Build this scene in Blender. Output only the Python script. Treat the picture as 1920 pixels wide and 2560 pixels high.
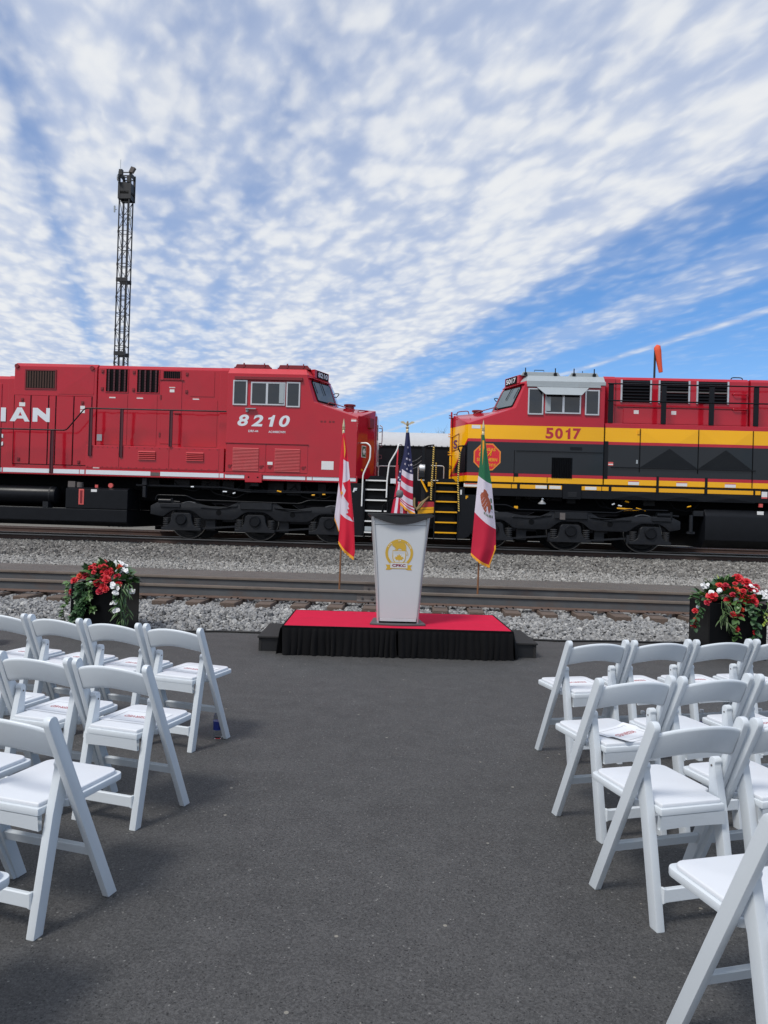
import bpy, bmesh, math, random
import numpy as np
from mathutils import Vector, Matrix, Euler
R = math.radians
random.seed(7)
for o in list(bpy.data.objects):
    bpy.data.objects.remove(o)
S = bpy.context.scene
COL = S.collection

# ------------------------------------------------------------------ camera
cam_d = bpy.data.cameras.new('camera')
cam = bpy.data.objects.new('camera', cam_d)
COL.objects.link(cam)
CH, PITCH, ROLL, YAW = 1.545, R(0.28), R(1.7), R(2.5)
_f = Vector((-math.sin(YAW)*math.cos(PITCH), math.cos(YAW)*math.cos(PITCH), math.sin(PITCH)))
_r0 = Vector((math.cos(YAW), math.sin(YAW), 0)); _u0 = _r0.cross(_f)
_r = _r0*math.cos(ROLL) + _u0*math.sin(ROLL); _u = _u0*math.cos(ROLL) - _r0*math.sin(ROLL)
m3 = Matrix((_r, _u, -_f)).transposed()
cam.matrix_world = Matrix.Translation((0, 0, CH)) @ m3.to_4x4()
cam_d.sensor_fit = 'VERTICAL'; cam_d.sensor_height = 36.0
cam_d.lens = 1849.0/2560.0*36.0
cam_d.clip_start = 0.05; cam_d.clip_end = 6000
S.camera = cam
S.render.resolution_x, S.render.resolution_y = 768, 1024

# ------------------------------------------------------------------ sky with a cloud deck, and sun
SUN_EL, SUN_AZ = R(53), R(-142)         # azimuth from +Y (ahead), minus = towards -X: behind the camera, to its left
W = bpy.data.worlds.new('World'); S.world = W; W.use_nodes = True
W.cycles.sampling_method = 'MANUAL'; W.cycles.sample_map_resolution = 512
nt = W.node_tree; nt.nodes.clear()
def N(nt, t, **kw):
    n = nt.nodes.new(t)
    for k, v in kw.items():
        if k.startswith('i_'):
            n.inputs[int(k[2:])].default_value = v
        else:
            setattr(n, k, v)
    return n
def mth(nt, op, a, b=None, c=None, clamp=False):
    n = nt.nodes.new('ShaderNodeMath'); n.operation = op; n.use_clamp = clamp
    for i, x in enumerate((a, b, c)):
        if x is None: continue
        if isinstance(x, (int, float)): n.inputs[i].default_value = x
        else: nt.links.new(x, n.inputs[i])
    return n.outputs[0]
def sstep(nt, x, a, b):
    n = nt.nodes.new('ShaderNodeMapRange'); n.interpolation_type = 'SMOOTHSTEP'
    nt.links.new(x, n.inputs[0]); n.inputs[1].default_value = a; n.inputs[2].default_value = b
    return n.outputs[0]
def mixc(nt, f, a, b):
    n = nt.nodes.new('ShaderNodeMix'); n.data_type = 'RGBA'
    for s, x in ((0, f), (6, a), (7, b)):
        if isinstance(x, (int, float)): n.inputs[s].default_value = x
        elif isinstance(x, tuple): n.inputs[s].default_value = x if len(x) == 4 else (*x, 1)
        else: nt.links.new(x, n.inputs[s])
    return n.outputs[2]
def noise(nt, vec, scale, detail=4, rough=.5, dist=0):
    n = nt.nodes.new('ShaderNodeTexNoise'); n.inputs['Scale'].default_value = scale
    n.inputs['Detail'].default_value = detail; n.inputs['Roughness'].default_value = rough
    n.inputs['Distortion'].default_value = dist
    if vec is not None: nt.links.new(vec, n.inputs['Vector'])
    return n.outputs[0]
def comb(nt, x, y, z=0.0):
    n = nt.nodes.new('ShaderNodeCombineXYZ')
    for i, q in enumerate((x, y, z)):
        if isinstance(q, (int, float)): n.inputs[i].default_value = q
        else: nt.links.new(q, n.inputs[i])
    return n.outputs[0]

sky = N(nt, 'ShaderNodeTexSky', sky_type='NISHITA', sun_disc=False)
sky.sun_elevation = SUN_EL; sky.sun_rotation = SUN_AZ; sky.air_density = 1.0; sky.dust_density = 0.6; sky.ozone_density = 2.0
tc = N(nt, 'ShaderNodeTexCoord'); sep = N(nt, 'ShaderNodeSeparateXYZ'); nt.links.new(tc.outputs['Generated'], sep.inputs[0])
dx, dy, dz = sep.outputs
zz = mth(nt, 'MAXIMUM', dz, 0.03)
qx = mth(nt, 'DIVIDE', dx, zz); qy = mth(nt, 'DIVIDE', dy, zz)
A_ = R(-20.5)                           # the deck's streaks run this way
ca, sa = math.cos(A_), math.sin(A_)
w = mth(nt, 'SUBTRACT', mth(nt, 'MULTIPLY', qx, ca), mth(nt, 'MULTIPLY', qy, sa))
v = mth(nt, 'ADD', mth(nt, 'MULTIPLY', qx, sa), mth(nt, 'MULTIPLY', qy, ca))
def lin(x, k): return mth(nt, 'MULTIPLY', x, k)
def cen(x, k): return mth(nt, 'MULTIPLY', mth(nt, 'SUBTRACT', x, .5), k)
def puffs(sx, sy, seed, warp):
    """rows of rounded cloudlets: soft cells in the deck's plane, their borders stirred by noise"""
    n1 = noise(nt, comb(nt, lin(w, sx*.8), lin(v, sy*.8), seed), 1.0, 2, .5); n2 = noise(nt, comb(nt, lin(w, sx*.8), lin(v, sy*.8), seed+9.3), 1.0, 2, .5)
    vo = N(nt, 'ShaderNodeTexVoronoi', feature='SMOOTH_F1', voronoi_dimensions='2D'); vo.inputs['Scale'].default_value = 1.0; vo.inputs['Smoothness'].default_value = .75
    nt.links.new(comb(nt, mth(nt, 'ADD', lin(w, sx), cen(n1, warp)), mth(nt, 'ADD', lin(v, sy), cen(n2, warp)), seed), vo.inputs['Vector'])
    return mth(nt, 'SUBTRACT', 1.0, vo.outputs['Distance'])
bend = noise(nt, comb(nt, lin(w, .7), lin(v, .30)), 1.0, 2, .5)
wb = mth(nt, 'ADD', w, cen(bend, .18))
# lanes across the deck: thick cloud, then a clear lane, thinner streaks, then open sky
lane = N(nt, 'ShaderNodeValToRGB'); nt.links.new(mth(nt, 'MULTIPLY_ADD', wb, .125, .5), lane.inputs[0])
cr = lane.color_ramp; cr.interpolation = 'EASE'
for p, c in ((.20,.80),(.375,.82),(.425,.86),(.4475,.80),(.458,.46),(.469,.80),(.481,.84),(.506,.58),(.5175,.62),(.527,.72),(.5375,.56),(.55,.70),(.5875,.80),(.6125,.72),(.645,.82),(.676,.98),(.691,.70),(.704,.30),(.741,.16),(.758,.46),(.785,.40),(.8025,.08),(.8275,.06),(.8375,.50),(.8475,.03),(.97,.0)):
    e = cr.elements.new(p); e.color = (c, c, c, 1)
cr.elements.remove(cr.elements[0])
if cr.elements[-1].position > .99: cr.elements.remove(cr.elements[-1])
big = noise(nt, comb(nt, lin(w, 2.2), lin(v, .8)), 1.0, 3, .5, .1)
fine = noise(nt, comb(nt, lin(w, 22.0), lin(v, 11.0), 4.4), 1.0, 4, .6, .2)
pa = puffs(7.6, 4.4, 2.0, 2.0); pb = puffs(16.0, 8.6, 5.0, 1.8)
mid = noise(nt, comb(nt, lin(w, 7.0), lin(v, 3.0), 8.4), 1.0, 5, .6, .3)
pf = mth(nt, 'ADD', lin(pa, .36), mth(nt, 'ADD', lin(pb, .26), mth(nt, 'ADD', lin(fine, .14), lin(mid, .42))))
pf = sstep(nt, pf, .42, .92)
hzn = sstep(nt, dz, .06, .22)                       # far cloudlets melt together
pf = mth(nt, 'ADD', .55, mth(nt, 'MULTIPLY', mth(nt, 'SUBTRACT', pf, .55), mth(nt, 'MULTIPLY_ADD', hzn, .65, .35)))
dens = mth(nt, 'ADD', lane.outputs[0], cen(big, .34))
dens = mth(nt, 'ADD', dens, cen(pf, .26))
cov = mth(nt, 'MULTIPLY', sstep(nt, dens, -.06, .90), .96)
cov = mth(nt, 'MULTIPLY', cov, sstep(nt, dz, -.02, .05))
thick = sstep(nt, mth(nt, 'ADD', mth(nt, 'ADD', lin(big, .28), lin(lane.outputs[0], .22)), lin(pf, .34)), .22, .70)
CB = 7.0
ccol = mixc(nt, thick, (.60*CB, .70*CB, .92*CB), (1.04*CB, 1.06*CB, 1.08*CB))
skyc = N(nt, 'ShaderNodeMix', data_type='RGBA', blend_type='MULTIPLY'); skyc.inputs[0].default_value = 1
nt.links.new(sky.outputs[0], skyc.inputs[6]); nt.links.new(mixc(nt, sstep(nt, dz, .0, .30), (.84, .97, 1.22), (.62, .96, 1.30)), skyc.inputs[7])
full = mixc(nt, cov, skyc.outputs[2], ccol)
bg = N(nt, 'ShaderNodeBackground'); bg.inputs[1].default_value = 0.11
nt.links.new(full, bg.inputs[0])
wo = N(nt, 'ShaderNodeOutputWorld'); nt.links.new(bg.outputs[0], wo.inputs[0])

sun_d = bpy.data.lights.new('sun', 'SUN'); sun_d.energy = 2.3; sun_d.angle = R(15); sun_d.color = (1, .96, .90)
sun = bpy.data.objects.new('sun', sun_d); COL.objects.link(sun)
_sd = Vector((math.sin(SUN_AZ)*math.cos(SUN_EL), math.cos(SUN_AZ)*math.cos(SUN_EL), math.sin(SUN_EL)))
sun.rotation_euler = _sd.to_track_quat('Z', 'Y').to_euler(); sun.location = (-20, 30, 40)

S.view_settings.view_transform = 'Standard'; S.view_settings.look = 'None'
S.view_settings.exposure = 0.10; S.view_settings.gamma = 1.0; S.view_settings.use_curve_mapping = False
S.render.engine = 'CYCLES'

# ------------------------------------------------------------------ helpers
ORG = {}
class MB:
    def __init__(s): s.v = []; s.f = []; s.mi = []
    def add(s, vs, fs, mi=0):
        k = len(s.v); s.v += [tuple(p) for p in vs]
        for f in fs: s.f.append([i+k for i in f]); s.mi.append(mi)
        return s
    def box(s, x0, x1, y0, y1, z0, z1, mi=0):
        return s.add([(x0,y0,z0),(x1,y0,z0),(x1,y1,z0),(x0,y1,z0),(x0,y0,z1),(x1,y0,z1),(x1,y1,z1),(x0,y1,z1)],
                     [(0,3,2,1),(4,5,6,7),(0,1,5,4),(1,2,6,5),(2,3,7,6),(3,0,4,7)], mi)
    def prism(s, pts, a0, a1, ax='y', mi=0):
        n = len(pts)
        def P(p, a):
            return (p[0], a, p[1]) if ax == 'y' else ((a, p[0], p[1]) if ax == 'x' else (p[0], p[1], a))
        vs = [P(p, a0) for p in pts] + [P(p, a1) for p in pts]
        fs = [list(range(n)), list(range(2*n-1, n-1, -1))] + [[i, i+n, (i+1) % n+n, (i+1) % n] for i in range(n)]
        return s.add(vs, fs, mi)
    def bar(s, p0, p1, wd, th, mi=0, up=(0,0,1)):
        p0, p1 = Vector(p0), Vector(p1); d = (p1-p0).normalized(); u = Vector(up)
        if abs(d.dot(u)) > .98: u = Vector((0,1,0))
        a = d.cross(u).normalized()*wd/2; b = a.cross(d).normalized()*th/2
        vs = [p0-a-b, p0+a-b, p0+a+b, p0-a+b, p1-a-b, p1+a-b, p1+a+b, p1-a+b]
        return s.add(vs, [(0,3,2,1),(4,5,6,7),(0,1,5,4),(1,2,6,5),(2,3,7,6),(3,0,4,7)], mi)
    def tube(s, pts, r, n=8, mi=0, cap=True):
        pts = [Vector(p) for p in pts]; k = len(pts)
        rs = r if isinstance(r, (list, tuple)) else [r]*k
        t0 = (pts[1]-pts[0]).normalized()
        u = Vector((0,0,1)) if abs(t0.z) < .9 else Vector((0,1,0))
        u = (u - t0*u.dot(t0)).normalized(); vs = []
        for i, p in enumerate(pts):
            t = (pts[min(i+1,k-1)]-pts[max(i-1,0)]).normalized()
            u = (u - t*u.dot(t)).normalized(); b = t.cross(u)
            for j in range(n):
                a = 2*math.pi*j/n; vs.append(p + (u*math.cos(a)+b*math.sin(a))*rs[i])
        fs = [[i*n+j, i*n+(j+1) % n, (i+1)*n+(j+1) % n, (i+1)*n+j] for i in range(k-1) for j in range(n)]
        if cap: fs += [list(range(n-1,-1,-1)), list(range((k-1)*n, k*n))]
        return s.add(vs, fs, mi)
    def cyl(s, p0, p1, r, n=16, mi=0, r1=None):
        return s.tube([p0, p1], [r, r if r1 is None else r1], n, mi)
    def lathe(s, prof, c, ax='z', n=16, mi=0, cap=True):
        vs = []; k = len(prof)
        for (r, h) in prof:
            for j in range(n):
                a = 2*math.pi*j/n; p, q = r*math.cos(a), r*math.sin(a)
                d = (p,q,h) if ax == 'z' else ((p,h,q) if ax == 'y' else (h,p,q))
                vs.append((c[0]+d[0], c[1]+d[1], c[2]+d[2]))
        fs = [[i*n+j, i*n+(j+1) % n, (i+1)*n+(j+1) % n, (i+1)*n+j] for i in range(k-1) for j in range(n)]
        if cap: fs += [list(range(n-1,-1,-1)), list(range((k-1)*n, k*n))]
        return s.add(vs, fs, mi)
    def grid(s, fn, nu, nv, mi=0):
        vs = [fn(i/nu, j/nv) for j in range(nv+1) for i in range(nu+1)]
        fs = [[j*(nu+1)+i, j*(nu+1)+i+1, (j+1)*(nu+1)+i+1, (j+1)*(nu+1)+i] for j in range(nv) for i in range(nu)]
        if callable(mi):
            k = len(s.v); s.v += [tuple(p) for p in vs]
            for q, f in enumerate(fs): s.f.append([i+k for i in f]); s.mi.append(mi(q % nu, q//nu))
            return s
        return s.add(vs, fs, mi)
    def mesh(s, name, off=(0,0,0), smooth=0, bevel=0, seg=2, recalc=True):
        me = bpy.data.meshes.new(name)
        ox, oy, oz = off
        us = sorted({i for f in s.f for i in f}); mp = {q: i for i, q in enumerate(us)}
        me.from_pydata([(s.v[q][0]-ox, s.v[q][1]-oy, s.v[q][2]-oz) for q in us], [], [[mp[i] for i in f] for f in s.f])
        if any(s.mi): me.polygons.foreach_set('material_index', s.mi)
        if smooth or bevel or recalc:
            bm = bmesh.new(); bm.from_mesh(me)
            if recalc: bmesh.ops.recalc_face_normals(bm, faces=bm.faces)
            if bevel:
                es = [e for e in bm.edges if len(e.link_faces) == 2 and e.calc_face_angle(0) > R(28)]
                bmesh.ops.bevel(bm, geom=es, offset=bevel, segments=seg, affect='EDGES', profile=.6, clamp_overlap=True)
            if smooth:
                for f in bm.faces: f.smooth = True
                for e in bm.edges: e.smooth = len(e.link_faces) == 2 and e.calc_face_angle(0) < R(smooth)
            bm.to_mesh(me); bm.free()
        return me
def rootof(o):
    while o.parent: o = o.parent
    return o
def link(name, me, mats, parent=None, loc=(0,0,0)):
    o = bpy.data.objects.new(name, me); COL.objects.link(o)
    if not isinstance(mats, (list, tuple)): mats = [mats]
    if len(me.materials) == 0:
        for m in mats: me.materials.append(m)
    if parent: o.parent = parent
    o.location = loc
    return o
def part(name, mb, mats, parent, local=False, smooth=0, bevel=0, seg=2):
    """a mesh in world coordinates (or in the root's own, local=True) hung under its thing"""
    off = (0,0,0) if local else ORG[rootof(parent).name]
    return link(name, mb.mesh(name, off, smooth, bevel, seg), mats, parent)
def tag(o, label=None, cat=None, group=None, kind=None):
    for k, x in (('label', label), ('category', cat), ('group', group), ('kind', kind)):
        if x: o[k] = x
    return o
def thing(name, label, cat, loc=(0,0,0), rz=0, group=None):
    o = bpy.data.objects.new(name, None); COL.objects.link(o)
    o.location = loc; o.rotation_euler = (0,0,rz); o.empty_display_size = .2
    ORG[o.name] = tuple(loc)
    return tag(o, label, cat, group)
def single(name, mb, mats, label, cat=None, group=None, kind=None, loc=None, smooth=0, bevel=0, seg=2):
    """a thing that is one mesh: origin at the middle of its base"""
    if loc is None:
        a = np.array(mb.v); loc = ((a[:,0].min()+a[:,0].max())/2, (a[:,1].min()+a[:,1].max())/2, a[:,2].min())
    o = link(name, mb.mesh(name, loc, smooth, bevel, seg), mats, None, loc); ORG[o.name] = tuple(loc)
    return tag(o, label, cat, group, kind)
def copy_tree(o, parent=None):
    c = o.copy(); COL.objects.link(c); c.parent = parent
    for ch in list(o.children): copy_tree(ch, c)
    return c

def text_geo(body, bold=.0, shear=0.0, space=1.0):
    cu = bpy.data.curves.new('t', 'FONT'); cu.body = body; cu.size = 1; cu.offset = bold; cu.shear = shear
    cu.space_character = space; cu.resolution_u = 4
    ob = bpy.data.objects.new('t', cu)
    me = bpy.data.meshes.new_from_object(ob)
    vs = [tuple(p.co) for p in me.vertices]; fs = [list(p.vertices) for p in me.polygons]
    bpy.data.objects.remove(ob); bpy.data.curves.remove(cu); bpy.data.meshes.remove(me)
    return vs, fs
def text_mb(body, x0, x1, z0, z1, place, bold=.0, shear=0.0, space=1.0, mi=0, mb=None):
    """fits lettering into a rectangle; place(u, v) gives the surface point"""
    vs, fs = text_geo(body, bold, shear, space)
    xs = [p[0] for p in vs]; ys = [p[1] for p in vs]
    sx = (x1-x0)/(max(xs)-min(xs)); sz = (z1-z0)/(max(ys)-min(ys))
    mb = mb or MB()
    mb.add([place(x0+(p[0]-min(xs))*sx, z0+(p[1]-min(ys))*sz) for p in vs], fs, mi)
    return mb
def onY(Y): return lambda a, b: (a, Y, b)
def poly_mb(pts, place, mb=None, mi=0):
    mb = mb or MB()
    return mb.add([place(*p) for p in pts], [list(range(len(pts)))], mi)

# ------------------------------------------------------------------ materials
MAT = {}
def M(name, col, rough=.5, metal=0, var=.10, scale=6, bump=0, bscale=60, coat=0, spec=.5, dirt=None, dirt_amt=.3, dscale=3, detail=4, emis=0):
    m = bpy.data.materials.new(name); m.use_nodes = True; t = m.node_tree
    b = t.nodes['Principled BSDF']
    geo = N(t, 'ShaderNodeNewGeometry'); pos = geo.outputs['Position']
    n1 = noise(t, pos, scale, detail, .55)
    lo = tuple(c*(1-var) for c in col); hi = tuple(min(1, c*(1+var)) for c in col)
    c = mixc(t, n1, lo, hi)
    if dirt:
        n2 = noise(t, pos, dscale, 5, .65)
        c = mixc(t, mth(t, 'MULTIPLY', sstep(t, n2, .48, .75), dirt_amt), c, dirt)
    t.links.new(c, b.inputs['Base Color'])
    b.inputs['Roughness'].default_value = rough; b.inputs['Metallic'].default_value = metal
    b.inputs['Coat Weight'].default_value = coat; b.inputs['Specular IOR Level'].default_value = spec
    if rough > .25:
        t.links.new(mth(t, 'MULTIPLY_ADD', n1, .12, rough-.06), b.inputs['Roughness'])
    if bump:
        bp = N(t, 'ShaderNodeBump'); bp.inputs['Strength'].default_value = bump; bp.inputs['Distance'].default_value = .01
        t.links.new(noise(t, pos, bscale, 4, .6), bp.inputs['Height']); t.links.new(bp.outputs[0], b.inputs['Normal'])
    MAT[name] = m
    return m
def wavy(m, scale=1.6, dist=.004, strength=.35):
    """gentle oil-canning of thin sheet metal"""
    t = m.node_tree; b = t.nodes['Principled BSDF']; geo = N(t, 'ShaderNodeNewGeometry')
    bp = N(t, 'ShaderNodeBump'); bp.inputs['Strength'].default_value = strength; bp.inputs['Distance'].default_value = dist
    t.links.new(noise(t, geo.outputs['Position'], scale, 2, .4), bp.inputs['Height']); t.links.new(bp.outputs[0], b.inputs['Normal'])
    return m
RED = wavy(M('red_gloss_paint', (.45, .012, .025), .11, spec=.5, var=.07, scale=1.3, dirt=(.30,.025,.03), dirt_amt=.25, dscale=1.1), 1.3, .02, .5)
REDL = M('red_roof_paint', (.58, .045, .055), .32, var=.08)
REDV = M('red_louvre_paint', (.44, .018, .028), .55, var=.07)
DRED = M('dark_red_paint', (.20, .012, .018), .35, var=.1)
WSTRIPE = M('reflective_white', (.72, .76, .80), .35, var=.05)
WPAINT = M('white_paint', (.82, .82, .80), .4, var=.04)
BLACKP = M('black_running_gear', (.011, .0125, .016), .5, var=.4, scale=9, bump=.25, bscale=30, spec=.28, dirt=(.024,.022,.020), dirt_amt=.4, dscale=6)
BLACKS = M('black_satin_paint', (.007, .008, .0105), .32, var=.25, spec=.22)
BLACKM = M('black_matt', (.004, .0045, .0055), .7, var=.2, spec=.1)
RAILPOST = M('maroon_black_rail_paint', (.075, .012, .018), .35, var=.2)
GLASS = M('dark_glass', (.012, .016, .020), .04, var=.1, spec=.8)
WGLASS = M('windshield_glass', (.09, .13, .15), .05, var=.2, spec=.8)
ALU = M('aluminium_frame', (.62, .63, .64), .35, metal=.7, var=.08)
BROWNMESH = M('rusty_radiator_mesh', (.075, .035, .024), .7, var=.5, scale=60)
YEL = M('yellow_paint', (.84, .40, .004), .25, var=.05)
LABELW = M('printed_label', (.75, .75, .74), .4, var=.12, scale=90)
LABELR = M('printed_label_red', (.62, .10, .09), .4, var=.2, scale=90)
GREYROOF = M('grey_roof_paint', (.36, .40, .42), .4, var=.08, dirt=(.25,.26,.27))
STEEL = M('rail_steel', (.24, .23, .22), .3, metal=.75, var=.15)
RUST = M('rail_rust', (.085, .052, .042), .75, var=.35, scale=7, bump=.3, bscale=80, dirt=(.05,.045,.045), dirt_amt=.6, dscale=2)
RAILHEAD = M('rail_head_worn', (.20, .165, .135), .5, var=.2, scale=5, metal=.2, dirt=(.10,.07,.055), dirt_amt=.6, dscale=2)
RAILFOOT = M('rail_foot_rust', (.115, .072, .055), .8, var=.3, scale=8, bump=.3, dirt=(.06,.055,.05), dirt_amt=.6, dscale=3)
RAILGREY = M('rail_grey_web', (.085, .088, .092), .7, var=.25, scale=5, bump=.2, bscale=60, dirt=(.10,.065,.05), dirt_amt=.6, dscale=2.3)
SPRING = M('greased_spring', (.05, .05, .052), .4, var=.3, metal=.3)
TIE = M('timber_tie', (.125, .09, .07), .85, var=.35, scale=14, bump=.8, bscale=45, dirt=(.08,.06,.05))
PLATE = M('tie_plate', (.12, .105, .10), .8, var=.3, scale=20, bump=.3)
CHAIRW = M('white_resin', (.65, .695, .73), .34, var=.025, scale=5, bump=.06, bscale=120, dirt=(.56,.59,.61), dirt_amt=.35, dscale=4)
PADW = M('white_vinyl', (.70, .725, .76), .38, var=.02, scale=9, bump=.04, bscale=25)
PAPER = M('paper', (.76, .78, .81), .7, var=.02)
INKR = M('red_ink', (.48, .03, .04), .7, var=.05)
INKG = M('grey_ink', (.32, .33, .36), .7, var=.05)
# ================================================================== THE SETTING
def asphalt_mat(name, base, speck=True):
    m = bpy.data.materials.new(name); m.use_nodes = True; t = m.node_tree; b = t.nodes['Principled BSDF']
    pos = N(t, 'ShaderNodeNewGeometry').outputs['Position']
    big = noise(t, pos, .55, 4, .55); mid = noise(t, pos, 5, 4, .6); fine = noise(t, pos, 95, 3, .75); grit = noise(t, pos, 230, 2, .7)
    f = mth(t, 'ADD', mth(t, 'MULTIPLY', big, .10), mth(t, 'ADD', mth(t, 'MULTIPLY', mid, .12), mth(t, 'ADD', mth(t, 'MULTIPLY', fine, .42), mth(t, 'MULTIPLY', grit, .36))))
    c = mixc(t, sstep(t, f, .40, .62), tuple(x*.52 for x in base), tuple(x*1.55 for x in base))
    # brownish wear patches and worn, dusty streaks
    c = mixc(t, mth(t, 'MULTIPLY', sstep(t, noise(t, pos, .8, 3, .6), .55, .8), .25), c, (base[0]*1.25, base[1]*1.12, base[2]*1.0))
    mp = N(t, 'ShaderNodeMapping'); mp.inputs['Scale'].default_value = (.5, 2.2, 1); mp.inputs['Rotation'].default_value = (0, 0, R(-4)); t.links.new(pos, mp.inputs[0])
    c = mixc(t, mth(t, 'MULTIPLY', sstep(t, noise(t, mp.outputs[0], 1.6, 5, .65), .52, .74), .20), c, tuple(x*1.9 for x in base))
    if speck:
        vo = N(t, 'ShaderNodeTexVoronoi'); vo.inputs['Scale'].default_value = 42; t.links.new(pos, vo.inputs[0])
        sp = mth(t, 'MULTIPLY', mth(t, 'LESS_THAN', vo.outputs['Distance'], .17), mth(t, 'GREATER_THAN', noise(t, pos, 31, 1, .5), .585))
        c = mixc(t, mth(t, 'MULTIPLY', sp, .75), c, (.24, .235, .22))
        vo2 = N(t, 'ShaderNodeTexVoronoi'); vo2.inputs['Scale'].default_value = 75; t.links.new(pos, vo2.inputs[0])
        c = mixc(t, mth(t, 'MULTIPLY', mth(t, 'LESS_THAN', vo2.outputs['Distance'], .27), mth(t, 'GREATER_THAN', noise(t, pos, 40, 1, .5), .53)), c, tuple(x*.25 for x in base))
        vo4 = N(t, 'ShaderNodeTexVoronoi'); vo4.inputs['Scale'].default_value = 100; t.links.new(pos, vo4.inputs[0])
        ch_ = N(t, 'ShaderNodeSeparateColor'); t.links.new(vo4.outputs['Color'], ch_.inputs[0])
        c = mixc(t, mth(t, 'MULTIPLY', mth(t, 'GREATER_THAN', ch_.outputs[0], .82), .20), c, tuple(x*2.3 for x in base))
        c = mixc(t, mth(t, 'MULTIPLY', mth(t, 'LESS_THAN', ch_.outputs[0], .20), .30), c, tuple(x*.40 for x in base))
        vo3 = N(t, 'ShaderNodeTexVoronoi'); vo3.inputs['Scale'].default_value = 5.5; t.links.new(pos, vo3.inputs[0])
        c = mixc(t, mth(t, 'MULTIPLY', mth(t, 'LESS_THAN', vo3.outputs['Distance'], .045), .8), c, (.28, .26, .22))
    t.links.new(c, b.inputs['Base Color']); b.inputs['Roughness'].default_value = .72; b.inputs['Specular IOR Level'].default_value = .5
    bp = N(t, 'ShaderNodeBump'); bp.inputs['Strength'].default_value = .55; bp.inputs['Distance'].default_value = .006
    t.links.new(mth(t, 'ADD', fine, mth(t, 'MULTIPLY', grit, .7)), bp.inputs['Height']); t.links.new(bp.outputs[0], b.inputs['Normal'])
    return m
ASPH = asphalt_mat('asphalt', (.062, .0608, .0600)); ASPH2 = asphalt_mat('old_asphalt', (.115, .105, .095), False)
EARTH = M('bare_earth', (.13, .115, .09), .95, var=.3, scale=.6, bump=.4, bscale=8)

def sheet(name, fn, nu, nv, mat, label):
    mb = MB().grid(fn, nu, nv)
    return single(name, mb, mat, label, kind='structure', loc=(0,0,0))
EDGE0, EDGES = 9.53, .07                      # the lot's far edge: y = EDGE0 + EDGES*x
def edge(x): return EDGE0 + EDGES*x + .03*math.sin(x*2.1) + .02*math.sin(x*5.3+1)
sheet('ground', lambda a, b: ((a-.5)*8000, (b-.5)*8000, -.06), 8, 8, EARTH, 'flat bare earth reaching to the horizon')
sheet('pavement', lambda a, b: (-45+a*90, -60+(edge(-45+a*90)+60)*b, 0.0), 240, 3, ASPH, 'dark grey asphalt lot with the chairs and stage on it')

def hz_near(x, y):                            # ballast of the near track
    e = edge(x); t = min(1, max(0, (y-e)/1.25))
    return -.02 + .112*t*t*(3-2*t)
def hz_far(x, y):                             # ballast of the locomotives' track
    pts = [(13.0,.20),(14.75,.33),(16.2,.41),(18.3,.50),(19.3,.535),(23.6,.535),(25.0,.40),(25.8,.5),(29.2,.5),(31,.0)]
    for (a, za), (b, zb) in zip(pts, pts[1:]):
        if y <= b: return za + (zb-za)*max(0, (y-a))/(b-a)
    return 0
BALB = M('ballast_dust', (.16, .155, .15), .95, var=.4, scale=30, bump=.8, bscale=50)
sheet('ballast_bed', lambda a, b: (-24+a*48, edge(-24+a*48)+(13.4-edge(-24+a*48))*b, hz_near(-24+a*48, edge(-24+a*48)+(13.4-edge(-24+a*48))*b)-.012), 90, 24, BALB, 'grey crushed stone bed under the empty near track')
sheet('embankment', lambda a, b: (-40+a*80, 13.3+b*18, hz_far(0, 13.3+b*18)-.012), 60, 90, BALB, 'low grey stone embankment carrying the locomotives')
# grey asphalt strip laid level with the rail tops behind the near track
sheet('path', lambda a, b: (-30+a*60, 13.02+b*1.75+(.06*math.sin(a*70) if b > .9 else 0), .355-(.10 if b > .97 else 0)), 120, 34, ASPH2, 'grey asphalt strip between the two tracks')

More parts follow.
